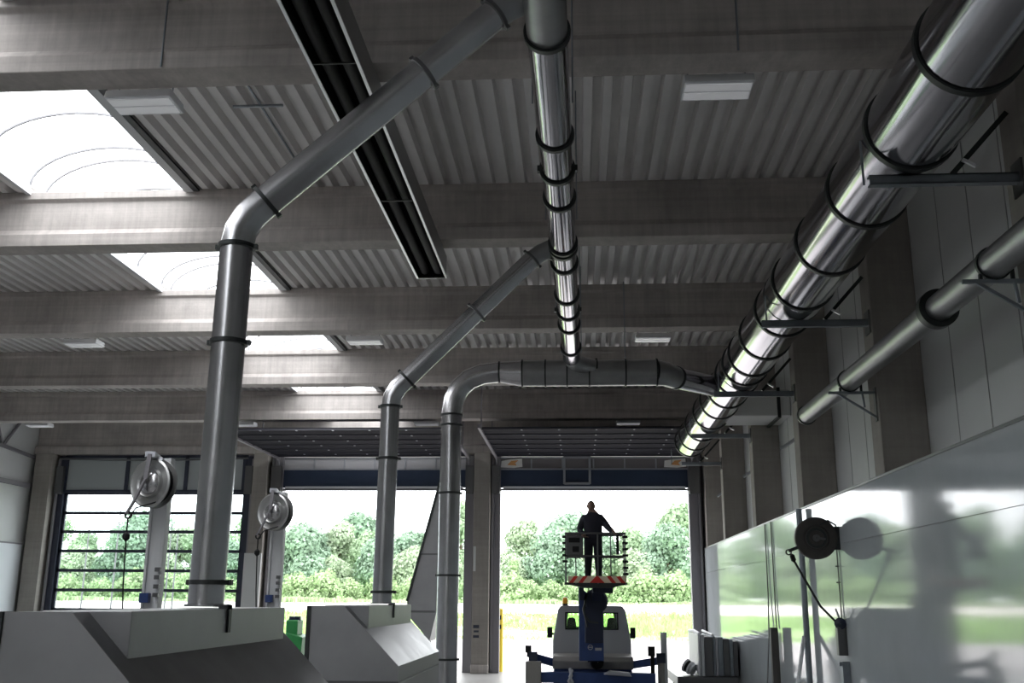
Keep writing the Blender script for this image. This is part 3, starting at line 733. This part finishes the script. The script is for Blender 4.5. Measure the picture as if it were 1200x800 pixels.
# ------------------------------------------------------------------ posts with hose reels (left)
def reel_post(X, Y, which, a):
    t = thing('reel_post', 'grey square post standing on the floor, '+which, 'post', (X, Y, 0), 'posts carrying the hose reels')
    MB().box(X-.13, X+.13, Y-.06, Y+.06, 0, 4.32).box(X-.13, X-.09, Y-.1, Y-.06, 0, 4.32).box(X+.09, X+.13, Y-.1, Y-.06, 0, 4.32).build('shaft', M['whitepaint'], t, bevel=.006)
    MB().box(X-.25, X+.25, Y-.2, Y+.2, 0, .02).build('foot_plate', M['steel'], t)
    for z in (2.3, 2.42, 2.55, 2.66): MB().box(X+.06, X+.14, Y-.16, Y-.1, z, z+.06).build('cable_clip', M['ringlight'], t)
    r = thing('hose_reel', 'round metal hose reel hanging on the '+which, 'hose reel', (X+.05, Y-.45, 3.92), 'hose reels on the left posts')
    c = Vector((X+.05, Y-.45, 3.9)); d = Vector((-.3, -.95, 0)).normalized()
    MB().lathe(c, d, [(.05, -.1), (.33, -.1), (.355, -.085), (.355, -.07), (.2, -.06), (.2, .06), (.355, .07), (.355, .085), (.33, .1), (.3, .085), (.22, .07), (.2, .12), (.17, .1), (.05, .09), (.01, .09)], 40).build('drum', M['reelmetal'], r, smooth=True)
    MB().lathe(c, d, [(.2, -.07), (.29, -.07), (.29, .07), (.2, .07)], 32).build('wound_hose', M['dark'], r, smooth=True)
    MB().lathe(c+d*.10, d, [(.17, -.01), (.15, .02), (.1, .05), (.01, .06)], 32).build('side_disc', M['galv'], r, smooth=True)
    f = c+d*.22
    MB().bar(f+Vector((.06, 0, .4)), f+Vector((.03, 0, .05)), .06, .03).bar(f+Vector((.03, 0, .05)), f+Vector((-.12, 0, -.3)), .05, .03).bar(f+Vector((-.12, 0, -.3)), f+Vector((-.2, 0, -.45)), .05, .03).build('arm', M['doorgrey'], r)
    MB().bar(f+Vector((.06, 0, .4)), (X-.05, Y-.1, 4.27), .14, .08).bar(c+Vector((.05, 0, .36)), (X, Y-.1, 4.1), .08, .05).build('bracket', M['doorlight'], r)
    e = f+Vector((-.17, 0, -.47))
    MB().ring(e, (0, 1, 0), .035, .03, .02, 16).build('guide_eye', M['dark'], r)
    MB().tube([c+Vector((.2, -.1, -.25)), e+Vector((.1, 0, .1)), e+Vector((0, 0, -.05)), e+Vector((.0, 0, -.28)), e+Vector((.03, 0, -1.0)), e+Vector((.08, .02, -1.7)), e+Vector((.1, .03, -2.6))], .011, 8).build('hose', M['dark'], r, smooth=True)
    MB().lathe(e+Vector((0, 0, -.3)), (0, 0, 1), [(.01, -.07), (.05, -.03), (.05, .03), (.01, .07)], 12).build('stopper_ball', M['dark'], r, smooth=True)
    MB().box(X-.12, X+.02, Y-.2, Y-.1, 2.22, 2.36).build('control_unit', M['truckblue'], t, bevel=.01)
reel_post(-6.2, 14.6, 'nearer post left of the big vertical pipe', 0)
reel_post(-5.87, 19.5, 'farther post right of the big vertical pipe', 1)

# ------------------------------------------------------------------ reel and fittings on the right wall
t = thing('hose_reel', 'dark disc-shaped hose reel sticking out from the glossy right wall', 'hose reel', (3.77, 16.4, 3.29))
c = Vector((3.78, 16.4, 3.28)); d = Vector((-.08, -1, 0)).normalized()
MB().lathe(c, d, [(.01, -.1), (.31, -.1), (.33, -.08), (.33, .05), (.31, .07), (.2, .08), (.19, .06), (.01, .06)], 48).build('drum', mat('dark_bronze_sheet', (.075, .07, .065), .5, .4, mottle=(6, .15)), t, smooth=True)
MB().lathe(c+d*.075, d, [(.16, -.01), (.16, .012), (.12, .016), (.12, .0)], 32).build('hub_ring', M['ring'], t, smooth=True)
MB().lathe(c+d*.07, d, [(.055, -.01), (.055, .03), (.01, .035)], 20).bar(c+d*.09+Vector((.05, 0, 0)), c+d*.09+Vector((.14, 0, -.02)), .03).build('hub', M['ringlight'], t)
MB().tube([c+Vector((.05, -.1, .2)), c+Vector((.18, -.12, .27)), c+Vector((.3, -.1, .2)), c+Vector((.32, -.05, .05))], .012, 8).build('supply_hose', M['ring'], t, smooth=True)
MB().box(4.04, XP, 16.33, 16.47, 3.1, 3.46).bar((4.1, 16.4, 3.28), (3.9, 16.4, 3.28), .06).build('wall_bracket', M['ring'], t)
MB().bar(c+Vector((-.28, 0, -.14)), c+Vector((-.44, 0, -.2)), .05).ring(c+Vector((-.44, 0, -.22)), (0, 1, 0), .03, .04, .02, 16).build('guide_arm', M['ring'], t)
MB().tube([c+Vector((-.38, 0, -.32)), c+Vector((.0, -.02, -1.05)), Vector((4.05, 16.4, 1.95))], .018, 8).build('hose', M['ring'], t, smooth=True)
MB().lathe(c+Vector((-.38, 0, -.3)), (.3, 0, -1), [(.01, -.06), (.04, -.03), (.04, .05), (.01, .08)], 12).build('hose_stopper', M['dark'], t, smooth=True)
v = thing('valve_station', 'dark valve with grey box on the glossy wall below the reel', 'valve', (4.06, 16.4, 2.0))
MB().lathe((4.07, 16.4, 1.97), (-.3, -1, .1), [(.01, -.08), (.09, -.06), (.09, .06), (.01, .08)], 20).build('valve_head', M['trucknavy'], v, smooth=True)
MB().box(4.0, XP, 16.33, 16.47, 1.5, 1.93).build('valve_body', M['ringlight'], v, bevel=.01)
MB().bar((4.07, 16.4, 2.02), (4.0, 16.35, 2.2), .02).build('lever', M['alu'], v)
o = MB().tube([(4.12, 16.5, 3.25), (4.12, 16.5, 2.95), (4.12, 16.5, 2.6), (4.12, 16.5, 2.05)], .01, 8)
for z in (2.85, 2.6): o.bar((4.08, 16.5, z), (4.14, 16.5, z), .02)
tag(o.build('conduit', M['ringlight'], smooth=True), 'thin conduit running down the glossy wall from the reel to the valve', 'conduit')
o = MB().box(4.02, 4.13, 16.25, 16.38, 0, 1.42).bar((3.98, 16.3, 1.38), (4.13, 16.3, 1.38), .06)
tag(o.build('valve_post', M['steel']), 'square grey post on the floor below the valve', 'post')
o = MB().tube([(4.05, 18.75, 0), (4.05, 18.75, 3.95)], .055, 16)
tag(o.build('support_pole', M['steel'], smooth=True), 'tall grey round pole standing against the glossy wall behind the reel', 'pole')
o = MB().tube([(3.43, 17.7, 0), (4.0, 18.76, 1.7)], .035, 12)
tag(o.build('white_rod', M['white'], smooth=True), 'short white rod leaning on the glossy wall beside the tall pole', 'rod')
o = MB().box(3.93, 4.08, 21.55, 21.7, 0, 1.78)
tag(o.build('dark_post', mat('brown_steel', (.09, .085, .08), .6), bevel=.01), 'dark square post standing close to the glossy wall', 'post')
for i, (y, pts) in enumerate([(22.6, [(4.12, 22.6, 3.95), (4.11, 22.6, 2.4), (4.08, 22.6, 1.6), (3.9, 22.4, .0)]), (21.9, [(4.12, 21.9, 3.95), (4.12, 21.9, 2.5), (4.11, 21.85, 1.75)])]):
    tag(MB().tube(pts, .014, 8).build('hanging_cable', M['ringlight'], smooth=True), ['long thin cable hanging down the glossy wall to the floor', 'thin cable hanging down the glossy wall onto the dark post'][i], 'cable')

# stack of sheets and trolley at the right
t = thing('sheet_stack', 'upright stack of grey and white panels leaning by the right wall', 'panels', (3.6, 28, .4))
xx = 3.06; rs = random.Random(3)
for i, (w, m, z) in enumerate([(.07, 'whitepaint', 1.47), (.1, 'whitepaint', 1.45), (.22, 'ringlight', 1.4), (.07, 'steel', 1.42), (.06, 'whitepaint', 1.38), (.14, 'steel', 1.4), (.16, 'ringlight', 1.36), (.1, 'steel', 1.34), (.12, 'ringlight', 1.3)]):
    MB().prism([(xx, .44), (xx+w-.012, .44), (xx+w-.012, z), (xx, z)], 'y', 27.0+i*.02, 29.4+rs.uniform(-.2, .3)).build('panel', M[m], t, bevel=.01)
    xx += w
MB().tube([(3.1, 27.0, 1.48), (3.1, 28.2, 1.53), (3.1, 29.4, 1.5)], .04, 10).tube([(3.45, 27.0, 1.45), (3.45, 29.2, 1.5)], .035, 10).build('edge_protector', M['white'], t, smooth=True)
t = thing('flat_trolley', 'dark flat trolley carrying the upright panels', 'trolley', (3.3, 28, 0))
MB().box(2.5, 4.05, 26.9, 29.8, .2, .43).build('deck', M['ringlight'], t, bevel=.01)
for x in (2.65, 3.9):
    for y in (27.1, 29.5): MB().lathe((x, y, .13), (1, 0, 0), [(.01, -.03), (.13, -.03), (.13, .03), (.01, .03)], 20).bar((x, y, .13), (x, y, .37), .05).build('wheel', M['dark'], t)
t = thing('cable_drum', 'small white and black drum lying on the dark trolley', 'drum', (2.84, 27.5, .62))
MB().lathe((2.88, 27.5, .62), (.75, -.5, -.45), [(.01, -.14), (.17, -.14), (.17, -.09), (.12, -.09), (.12, .0), (.17, .0), (.17, .05), (.12, .05), (.12, .12), (.16, .13), (.01, .14)], 28).use(M['white']).build('drum_body', M['white'], t, smooth=True)
MB().lathe((2.88, 27.5, .62), (.75, -.5, -.45), [(.121, -.09), (.15, -.08), (.15, -.01), (.121, 0)], 28).build('wound_cable', M['dark'], t, smooth=True)
tag(MB().tube([(1.99, 24.6, 0), (1.99, 24.6, 1.58)], .075, 16).build('steel_tube', M['whitepaint'], smooth=True), 'pale round tube standing upright beside the lift truck', 'tube')

# ------------------------------------------------------------------ lift truck
T = thing('lift_truck', 'truck-mounted aerial lift with pale cab and blue boom in the right-hand doorway', 'truck', (.33, 27, 0))
# cab, built as shell with window openings
ca = MB(); y0, y1 = 26.6, 28.4
def cabx(z): # half width by height
    return 1.0 if z < 1.3 else 1.0-.15*(z-1.3)/.85
cx = .33
zz = [.75, 1.0, 1.3, 1.55, 1.6, 1.97, 2.06, 2.16]
xw = [-.72, -.35, .33-.2]  # window spans mirrored
L = []
def cabface(y, windows):
    cols = [-1, -.70, -.33, .33, .70, 1]
    g = {}
    for i, z in enumerate(zz):
        for j, u in enumerate(cols):
            hx = cabx(z)*(.93 if i == len(zz)-1 else 1); x = cx+u*hx
            g[i, j] = len(ca.v); ca.v.append((x, y, z))
    for i in range(len(zz)-1):
        for j in range(5):
            if windows and i == 4 and j in (1, 3): continue
            ca.f.append((g[i, j], g[i, j+1], g[i+1, j+1], g[i+1, j])); ca.mi.append(0)
    return g
ga = cabface(y0, True); gb = cabface(y1, True)
for i in range(len(zz)-1):
    for j in (0, 5): ca.f.append((ga[i, j], ga[i+1, j], gb[i+1, j], gb[i, j])); ca.mi.append(0)
for j in range(5):
    n = len(zz)-1; ca.f.append((ga[n, j], ga[n, j+1], gb[n, j+1], gb[n, j])); ca.mi.append(0)
cab = ca.build('cab', M['cab'], T, bevel=.03)
for s, nm in ((-1, 0), (1, 1)):
    xa, xb = sorted((cx+s*.33*.94, cx+s*.70*.93))
    w = MB().box(xa, xb, y0+.02, y0+.03, 1.6, 1.97).build('rear_window', M['cabglass'], cab)
    MB().box(xa-.03, xb+.03, y0-.02, y0, 1.57, 1.6).box(xa-.03, xb+.03, y0-.02, y0, 1.97, 2.0).box(xa-.03, xa, y0-.02, y0, 1.57, 2.0).box(xb, xb+.03, y0-.02, y0, 1.57, 2.0).build('window_seal', M['dark'], cab)
    hx = cx+s*.52
    MB().prism([(hx-.13, 1.6), (hx+.13, 1.6), (hx+.1, 1.82), (hx+.06, 1.86), (hx-.06, 1.86), (hx-.1, 1.82)], 'y', 27.0, 27.12).build('headrest', M['dark'], cab, bevel=.02)
    mx = cx+s*1.11
    m = MB().box(mx-.07, mx+.07, 27.8, 27.88, 1.32, 1.6).bar((cx+s*.98, 27.85, 1.42), (mx, 27.85, 1.42), .05)
    m.build('side_mirror', M['dark'], T, bevel=.02)
MB().lathe((-.35, 27.0, 2.15), (0, 0, 1), [(.01, 0), (.075, 0), (.075, .06), (.05, .06)], 16).build('beacon_base', M['ring'], T)
MB().lathe((-.35, 27.0, 2.2), (0, 0, 1), [(.07, 0), (.075, .1), (.06, .16), (.01, .18)], 16).build('beacon', M['orange'], T, smooth=True)
# tail box
MB().prism([(24.8, .72), (24.75, .9), (24.85, 1.0), (26.5, 1.0), (26.5, .72)], 'x', -.63, 1.28).build('tail_panel', M['bed'], T, bevel=.02)
MB().box(-.6, 1.25, 24.9, 30.2, .45, .72).build('chassis_frame', M['truckblue'], T, bevel=.01)
MB().box(-.9, 1.75, 24.2, 24.5, .45, .68).build('rear_crossbeam', M['truckblue'], T, bevel=.01)
MB().box(-.45, 1.1, 24.45, 24.9, .4, .66).build('turret_base', M['truckblue'], T, bevel=.02)
for x in (-.5, 1.16):
    for y in (25.7, 29.4):
        MB().lathe((x, y, .36), (1, 0, 0), [(.01, -.12), (.34, -.12), (.36, -.08), (.36, .08), (.34, .12), (.2, .12), (.18, .08), (.01, .08)], 32).build('wheel', M['dark'], T, smooth=True)
MB().box(-.5, 1.16, 29.0, 29.2, .6, .75).build('axle_cover', M['ring'], T)
MB().box(-.6, 1.26, 28.4, 29.9, .72, 1.35).build('bonnet', M['cab'], T, bevel=.08)
# boom column
MB().prism([(.0, .95), (.57, .95), (.57, 2.15), (.1, 2.55), (.0, 2.65)], 'y', 24.05, 24.5).build('boom_column', M['truckblue'], T, bevel=.015)
MB().box(.14, .56, 23.9, 24.06, 1.35, 2.15).build('cable_carrier', M['trucknavy'], T, bevel=.02)
MB().lathe((.4, 23.95, 2.28), (0, -1, 0), [(.01, -.3), (.27, -.3), (.28, 0), (.24, .05), (.01, .06)], 24).build('boom_joint', M['trucknavy'], T, smooth=True)
MB().tube([(.15, 23.88, 2.3), (.12, 23.86, 2.0), (.25, 23.86, 1.82), (.45, 23.86, 1.8)], .02, 8).tube([(.2, 23.88, 2.4), (.1, 23.86, 2.1), (.2, 23.86, 1.7)], .018, 8).build('hydraulic_hose', M['ring'], T, smooth=True)
MB().bar((.42, 23.9, 2.35), (.42, 22.7, 2.58), .22, .16).build('boom_arm', M['trucknavy'], T)
MB().box(.02, .12, 22.9, 24.1, 2.3, 2.62).build('boom_side_plate', M['trucknavy'], T)
MB().box(.3, .75, 22.35, 22.75, 2.45, 2.62).build('basket_mount', M['trucknavy'], T, bevel=.02)
MB().lathe((.26, 24.04, 1.25), (0, -1, 0), [(.06, 0), (.06, .008), (.045, .008), (.045, 0)], 24).box(.37, .52, 24.03, 24.045, 1.18, 1.24).box(.2, .32, 24.03, 24.045, 1.24, 1.26).build('emblem', M['doorlight'], T)
MB().lathe((.42, 24.7, .88), (.2, -1, .1), [(.01, -.1), (.15, -.08), (.15, .08), (.01, .1)], 16).bar((.35, 24.62, .85), (.5, 24.62, 1.1), .05).bar((.2, 24.62, .92), (.5, 24.62, .95), .06).build('tow_gear', M['dark'], T)
MB().tube([(-.22, 24.15, .78), (-.18, 24.12, .62), (-.24, 24.1, .5), (-.16, 24.1, .36)], .035, 8).tube([(-.15, 24.15, .74), (-.22, 24.1, .6), (-.14, 24.1, .46)], .03, 8).build('coiled_line', M['doorlight'], T, smooth=True)
MB().prism([(.55, .66), (1.2, .62), (1.15, .7), (.7, .74)], 'y', 23.9, 24.3).build('canvas_cover', M['doorlight'], T, bevel=.02)
# outriggers
def outrig(s, nm):
    if s < 0: xa, xo = -.6, -1.08; z0, z1 = .85, 1.0
    else: xa, xo = 1.25, 1.9; z0, z1 = .82, .95
    o = MB().bar((xa, 24.9, z0), (xo, 24.5, z1), .14, .17).build('outrigger_arm', M['truckblue'], T)
    MB().box(xo-.1, xo+.1, 24.35, 24.55, .9, 1.12).build('outrigger_knee', M['trucknavy'], o)
    MB().tube([(xo, 24.45, .02), (xo, 24.45, .95)], .08, 16).build('outrigger_leg', M['bed'], o, smooth=True)
    MB().lathe((xo, 24.45, 0), (0, 0, 1), [(.01, 0), (.2, 0), (.2, .03), (.06, .05)], 20).build('foot', M['ring'], o)
outrig(-1, 0); outrig(1, 1)
MB().box(-1.24, -.88, 24.1, 24.35, .0, .92).build('corner_box', M['bed'], T, bevel=.02)
MB().box(-1.26, -1.12, 24.4, 24.5, 1.1, 1.26).bar((-1.2, 24.45, 1.15), (-1.2, 24.45, 1.0), .05).build('marker_lamp', M['dark'], T)
MB().box(1.6, 1.76, 24.3, 24.4, 1.05, 1.27).bar((1.7, 24.35, .5), (1.7, 24.35, 1.1), .09).build('marker_lamp', M['dark'], T)
# basket
B = MB(); bx0, bx1, by0, by1, bz, br = -.3, 1.04, 21.9, 22.6, 2.62, 3.70
MB().box(bx0, bx1, by0, by1, bz, bz+.05).build('basket_floor', M['ring'], T)
rl = MB()
def fr4(z, r=.02):
    P = [(bx0+.03, by0, z), (bx1-.03, by0, z), (bx1-.03, by1, z), (bx0+.03, by1, z)]
    for i in range(4): rl.tube([P[i], P[(i+1) % 4]], r, 8)
fr4(br, .022); fr4(3.22, .018)
for x, y in ((bx0+.03, by0), (bx1-.03, by0), (bx1-.03, by1), (bx0+.03, by1), (.42, by0), (.1, by1), (.72, by1), (-.05, by0)):
    rl.tube([(x, y, bz if x != .1 else 3.22), (x, y, br)], .014, 8)
rl.build('basket_railing', M['ringlight'], T, smooth=True)
MB().box(bx0+.04, .1, by0-.05, by0+.12, 3.23, 3.64).build('control_box', M['ringlight'], T, bevel=.02)
MB().box(bx0+.1, .04, by0-.07, by0-.05, 3.5, 3.6).box(-.12, .02, by0-.07, by0-.05, 3.3, 3.42).build('control_face', M['dark'], T)
MB().box(bx1-.22, bx1-.16, by0, by0+.08, 3.25, 3.66).build('upright', M['dark'], T)
for x in (bx1-.05, bx0):
    for q in range(7 if x > 0 else 5): MB().box(x-.04, x+.08, by0-.03, by0+.05, 3.6-q*.13, 3.65-q*.13).build('ladder_grip', M['dark'], T, bevel=.01)
# hazard board with stripes
hz = MB(); hx0, hx1, hz0, hz1 = bx0+.1, bx1-.04, 2.66, 2.80
hz.use(M['cream']).box(bx0+.08, bx1-.02, by0-.03, by0-.01, hz0, hz1)
hz.use(M['red'])
cxh = (hx0+hx1)/2
for s in (-1, 1):
    for q in range(4):
        a = .0+q*.2; 
        xs_ = [cxh+s*a, cxh+s*(a+.09), cxh+s*(a+.09+.11), cxh+s*(a+.11)]
        if q == 0: xs_ = [cxh, cxh, cxh+s*.1, cxh+s*.1]; 
        P = [(xs_[3], hz0), (xs_[2], hz0), (xs_[1], hz1), (xs_[0], hz1)]
        if q == 0: P = [(cxh, hz0), (cxh+s*.16, hz0), (cxh+s*.02, hz1), (cxh, hz1)]
        else: P = [(min(max(a_, hx0), hx1), b_) for a_, b_ in [(cxh+s*(a+.11), hz0), (cxh+s*(a+.2), hz0), (cxh+s*(a+.09), hz1), (cxh+s*a, hz1)]]
        hz.add([(a_, by0-.034, b_) for a_, b_ in P], [(0, 1, 2, 3)])
hz.build('hazard_board', None, T)
MB().prism([(bx0+.02, bz+.02), (bx1-.02, bz+.02), (.72, bz-.06), (.12, bz-.06)], 'y', by0-.02, by1).build('basket_skirt', M['ring'], T)
tag(MB().lathe((.72, 22.1, 2.67), (0, 0, 1), [(.01, 0), (.08, 0), (.09, .14), (.01, .15)], 16).build('bucket', M['dark'], smooth=True), 'small dark bucket on the basket floor', 'bucket')

# ------------------------------------------------------------------ person
def person():
    t = thing('person', 'person in dark clothes standing in the lift basket, one arm on the rail', 'person', (.33, 22.2, 2.67))
    ox, oy, oz = .33, 22.22, 2.67
    V = [(0, 0, .93), (0, .0, 1.08), (0, .01, 1.25), (0, .02, 1.38), (-.01, .02, 1.46), (-.02, .015, 1.52), (-.03, .01, 1.58),    # pelvis..neck
         (-.09, 0, .90), (-.11, -.02, .5), (-.12, .02, .10), (-.13, -.09, .05),       # left leg
         (.09, 0, .90), (.11, -.01, .5), (.12, .03, .10), (.13, -.08, .05),            # right leg
         (-.19, .02, 1.37), (-.30, .0, 1.13), (-.2, -.16, .98), (-.17, -.2, .96),      # left arm bent
         (.19, .02, 1.37), (.32, -.06, 1.18), (.44, -.2, 1.05), (.47, -.23, 1.04),     # right arm to rail
         ]
    E = [(0,1),(1,2),(2,3),(3,4),(4,5),(5,6),(0,7),(7,8),(8,9),(9,10),(0,11),(11,12),(12,13),(13,14),(3,15),(15,16),(16,17),(17,18),(3,19),(19,20),(20,21),(21,22)]
    rad = [.20,.225,.235,.21,.14,.1,.09, .13,.095,.07,.055, .13,.095,.07,.055, .10,.075,.055,.036, .10,.075,.055,.036]
    me = bpy.data.meshes.new('sk'); me.from_pydata([Vector(v) for v in V], E, [])
    ob = bpy.data.objects.new('sk', me); COL.objects.link(ob)
    sk = ob.modifiers.new('s', 'SKIN'); sk.use_smooth_shade = True
    for i, r in enumerate(rad):
        d = me.skin_vertices[0].data[i]; d.radius = (r, r*(.72 if i < 4 else 1)); d.use_root = (i == 0)
    sb = ob.modifiers.new('u', 'SUBSURF'); sb.levels = 2; sb.render_levels = 2
    dg = bpy.context.evaluated_depsgraph_get(); dg.update()
    bm_me = bpy.data.meshes.new_from_object(ob.evaluated_get(dg))
    bpy.data.objects.remove(ob)
    bm = bmesh.new(); bm.from_mesh(bm_me)
    # head: shaped sphere with nose and ears, joined to the same mesh
    hc = Vector((-.035, .005, 1.635)); ret = bmesh.ops.create_uvsphere(bm, u_segments=24, v_segments=16, radius=1)
    for v in ret['verts']:
        p = v.co.copy(); x, y, z = p.x*.084, p.y*.1, p.z*.122
        if z < 0: x *= 1+z*1.3; y *= 1+z*.6
        if p.y < -.86 and abs(p.x) < .3: y -= .022*max(0, 1-abs(p.z+.12)/.28)       # nose (faces the camera)
        if p.y < -.6 and .18 < abs(p.x) < .6 and abs(p.z-.12) < .15: y += .01       # eye sockets
        if p.y < -.7 and abs(p.x) < .4 and abs(p.z+.5) < .1: y -= .006              # lips
        if abs(p.x) > .94 and abs(p.z) < .3: x += .014*(1 if x > 0 else -1)          # ears
        v.co = Vector((x, y, z)) + hc
    # hands: palm and five separate tapering fingers
    def finger(a, dirs, r):
        pts = [Vector(a)]
        for dd in dirs: pts.append(pts[-1]+Vector(dd))
        mb = MB().tube(pts, r, 8, radii=[r*(1-.12*i) for i in range(len(pts))])
        vs = [bm.verts.new(v) for v in mb.v]
        for f in mb.f:
            try: bm.faces.new([vs[i] for i in f])
            except ValueError: pass
    for (hx, hy, hz_, s) in ((-.17, -.2, .96, -1), (.47, -.23, 1.04, 1)):
        ret = bmesh.ops.create_uvsphere(bm, u_segments=12, v_segments=8, radius=1)
        for v in ret['verts']: v.co = Vector((v.co.x*.042+hx, v.co.y*.05+hy-.03, v.co.z*.018+hz_))
        for k, ln in enumerate((.065, .078, .072, .056)):
            x = hx-.031+.0205*k
            finger((x, hy-.07, hz_), [(0, -ln*.45, .002), (0, -ln*.3, -ln*.25), (0, -.004, -ln*.35)], .0088)
        finger((hx-s*.035, hy-.01, hz_), [(-s*.022, -.025, -.005), (-s*.008, -.03, -.015)], .0098)
    out = bpy.data.meshes.new('person_body'); bm.to_mesh(out); bm.free()
    for q in ('skin', 'shirt', 'trouser', 'dark'): out.materials.append(M[q])
    for p in out.polygons:
        c = p.center
        if c.z > 1.50: i = 0
        elif c.z < .11 : i = 3
        elif c.z > .92 and not (abs(c.x) < .24 and c.z < .95):
            i = 1
            if (c.y < -.17 and (c.x > .40 or (c.x < -.1))): i = 0
        else: i = 2
        p.material_index = i; p.use_smooth = True
    o = bpy.data.objects.new('body', out); COL.objects.link(o); o.parent = t; o.location = (ox-t.location.x, oy-t.location.y, 0)
    hr = MB(); vs = []; fs = []
    seg, rings = 20, 8
    for j in range(rings+1):
        th = pi*.56*j/rings
        for k in range(seg):
            a = 2*pi*k/seg; y = sin(th)*sin(a)
            p = Vector((sin(th)*cos(a)*.09, y*.107+.008, cos(th)*.129))
            if y < -.45 and cos(th) < .55: p *= .9
            vs.append(p+hc)
    for j in range(rings):
        for k in range(seg): fs.append((j*seg+k, j*seg+(k+1) % seg, (j+1)*seg+(k+1) % seg, (j+1)*seg+k))
    me2 = bpy.data.meshes.new('hair'); me2.from_pydata([tuple(v) for v in vs], [], fs); me2.materials.append(M['hair'])
    for p in me2.polygons: p.use_smooth = True
    h = bpy.data.objects.new('hair', me2); COL.objects.link(h); h.parent = t; h.location = o.location
person()

# ------------------------------------------------------------------ world, portals, camera
w = bpy.data.worlds.new('overcast'); sc.world = w; w.use_nodes = True
nt = w.node_tree; N = nt.nodes; Lk = nt.links; bg = N['Background']
tc = N.new('ShaderNodeTexCoord'); sp = N.new('ShaderNodeSeparateXYZ'); Lk.new(tc.outputs['Generated'], sp.inputs[0])
cr = N.new('ShaderNodeValToRGB'); cr.color_ramp.elements[0].position = 0; cr.color_ramp.elements[0].color = (.75, .78, .8, 1)
cr.color_ramp.elements[1].position = .8; cr.color_ramp.elements[1].color = (1, .99, 1, 1)
Lk.new(sp.outputs['Z'], cr.inputs[0])
nz = N.new('ShaderNodeTexNoise'); nz.inputs['Scale'].default_value = 2.5; Lk.new(tc.outputs['Generated'], nz.inputs['Vector'])
mr = N.new('ShaderNodeMapRange'); mr.inputs['To Min'].default_value = .8; mr.inputs['To Max'].default_value = 1.15; Lk.new(nz.outputs['Fac'], mr.inputs['Value'])
mx = N.new('ShaderNodeMix'); mx.data_type = 'RGBA'; mx.blend_type = 'MULTIPLY'; mx.inputs['Factor'].default_value = 1
Lk.new(cr.outputs[0], mx.inputs['A']); Lk.new(mr.outputs[0], mx.inputs['B']); Lk.new(mx.outputs['Result'], bg.inputs['Color'])
bg.inputs['Strength'].default_value = 6.8
def portal(name, loc, rot, sx, sy):
    l = bpy.data.lights.new(name, 'AREA'); l.shape = 'RECTANGLE'; l.size = sx; l.size_y = sy; l.cycles.is_portal = True
    o = bpy.data.objects.new(name, l); o.location = loc; o.rotation_euler = rot; COL.objects.link(o)
portal('skylight_portal', ((SX0+SX1)/2, (YB+YD)/2, ZR+1.1), (0, 0, 0), 2.5, YD-YB)
for x in (-14.6, -6.9, .5): portal('door_portal', (x, YD+.3, 3), (-R(90), 0, 0), 6.4, 6)

cam = bpy.data.cameras.new('camera'); co = bpy.data.objects.new('camera', cam); COL.objects.link(co)
f = 1165.
dy = Vector((78, -303, -f)).normalized(); dx = Vector((18100, 175, f)).normalized(); dx = (dx-dy*dx.dot(dy)).normalized(); dz = dx.cross(dy)
rot = Matrix(((dx.x, dx.y, dx.z), (dy.x, dy.y, dy.z), (dz.x, dz.y, dz.z)))   # camera->world
co.matrix_world = Matrix.Translation((0, 0, 2.3)) @ rot.to_4x4()
cam.sensor_width = 36; cam.sensor_fit = 'HORIZONTAL'; cam.lens = f/1200*36; cam.clip_end = 600; cam.clip_start = .05
sc.camera = co
for o in bpy.data.objects:
    if '_at' in o: del o['_at']
vs_ = sc.view_settings; vs_.view_transform = 'Standard'; vs_.look = 'None'; vs_.gamma = 1; vs_.exposure = 0.0; vs_.use_curve_mapping = False
sc.cycles.max_bounces = 10; sc.cycles.diffuse_bounces = 6; sc.cycles.transparent_max_bounces = 16
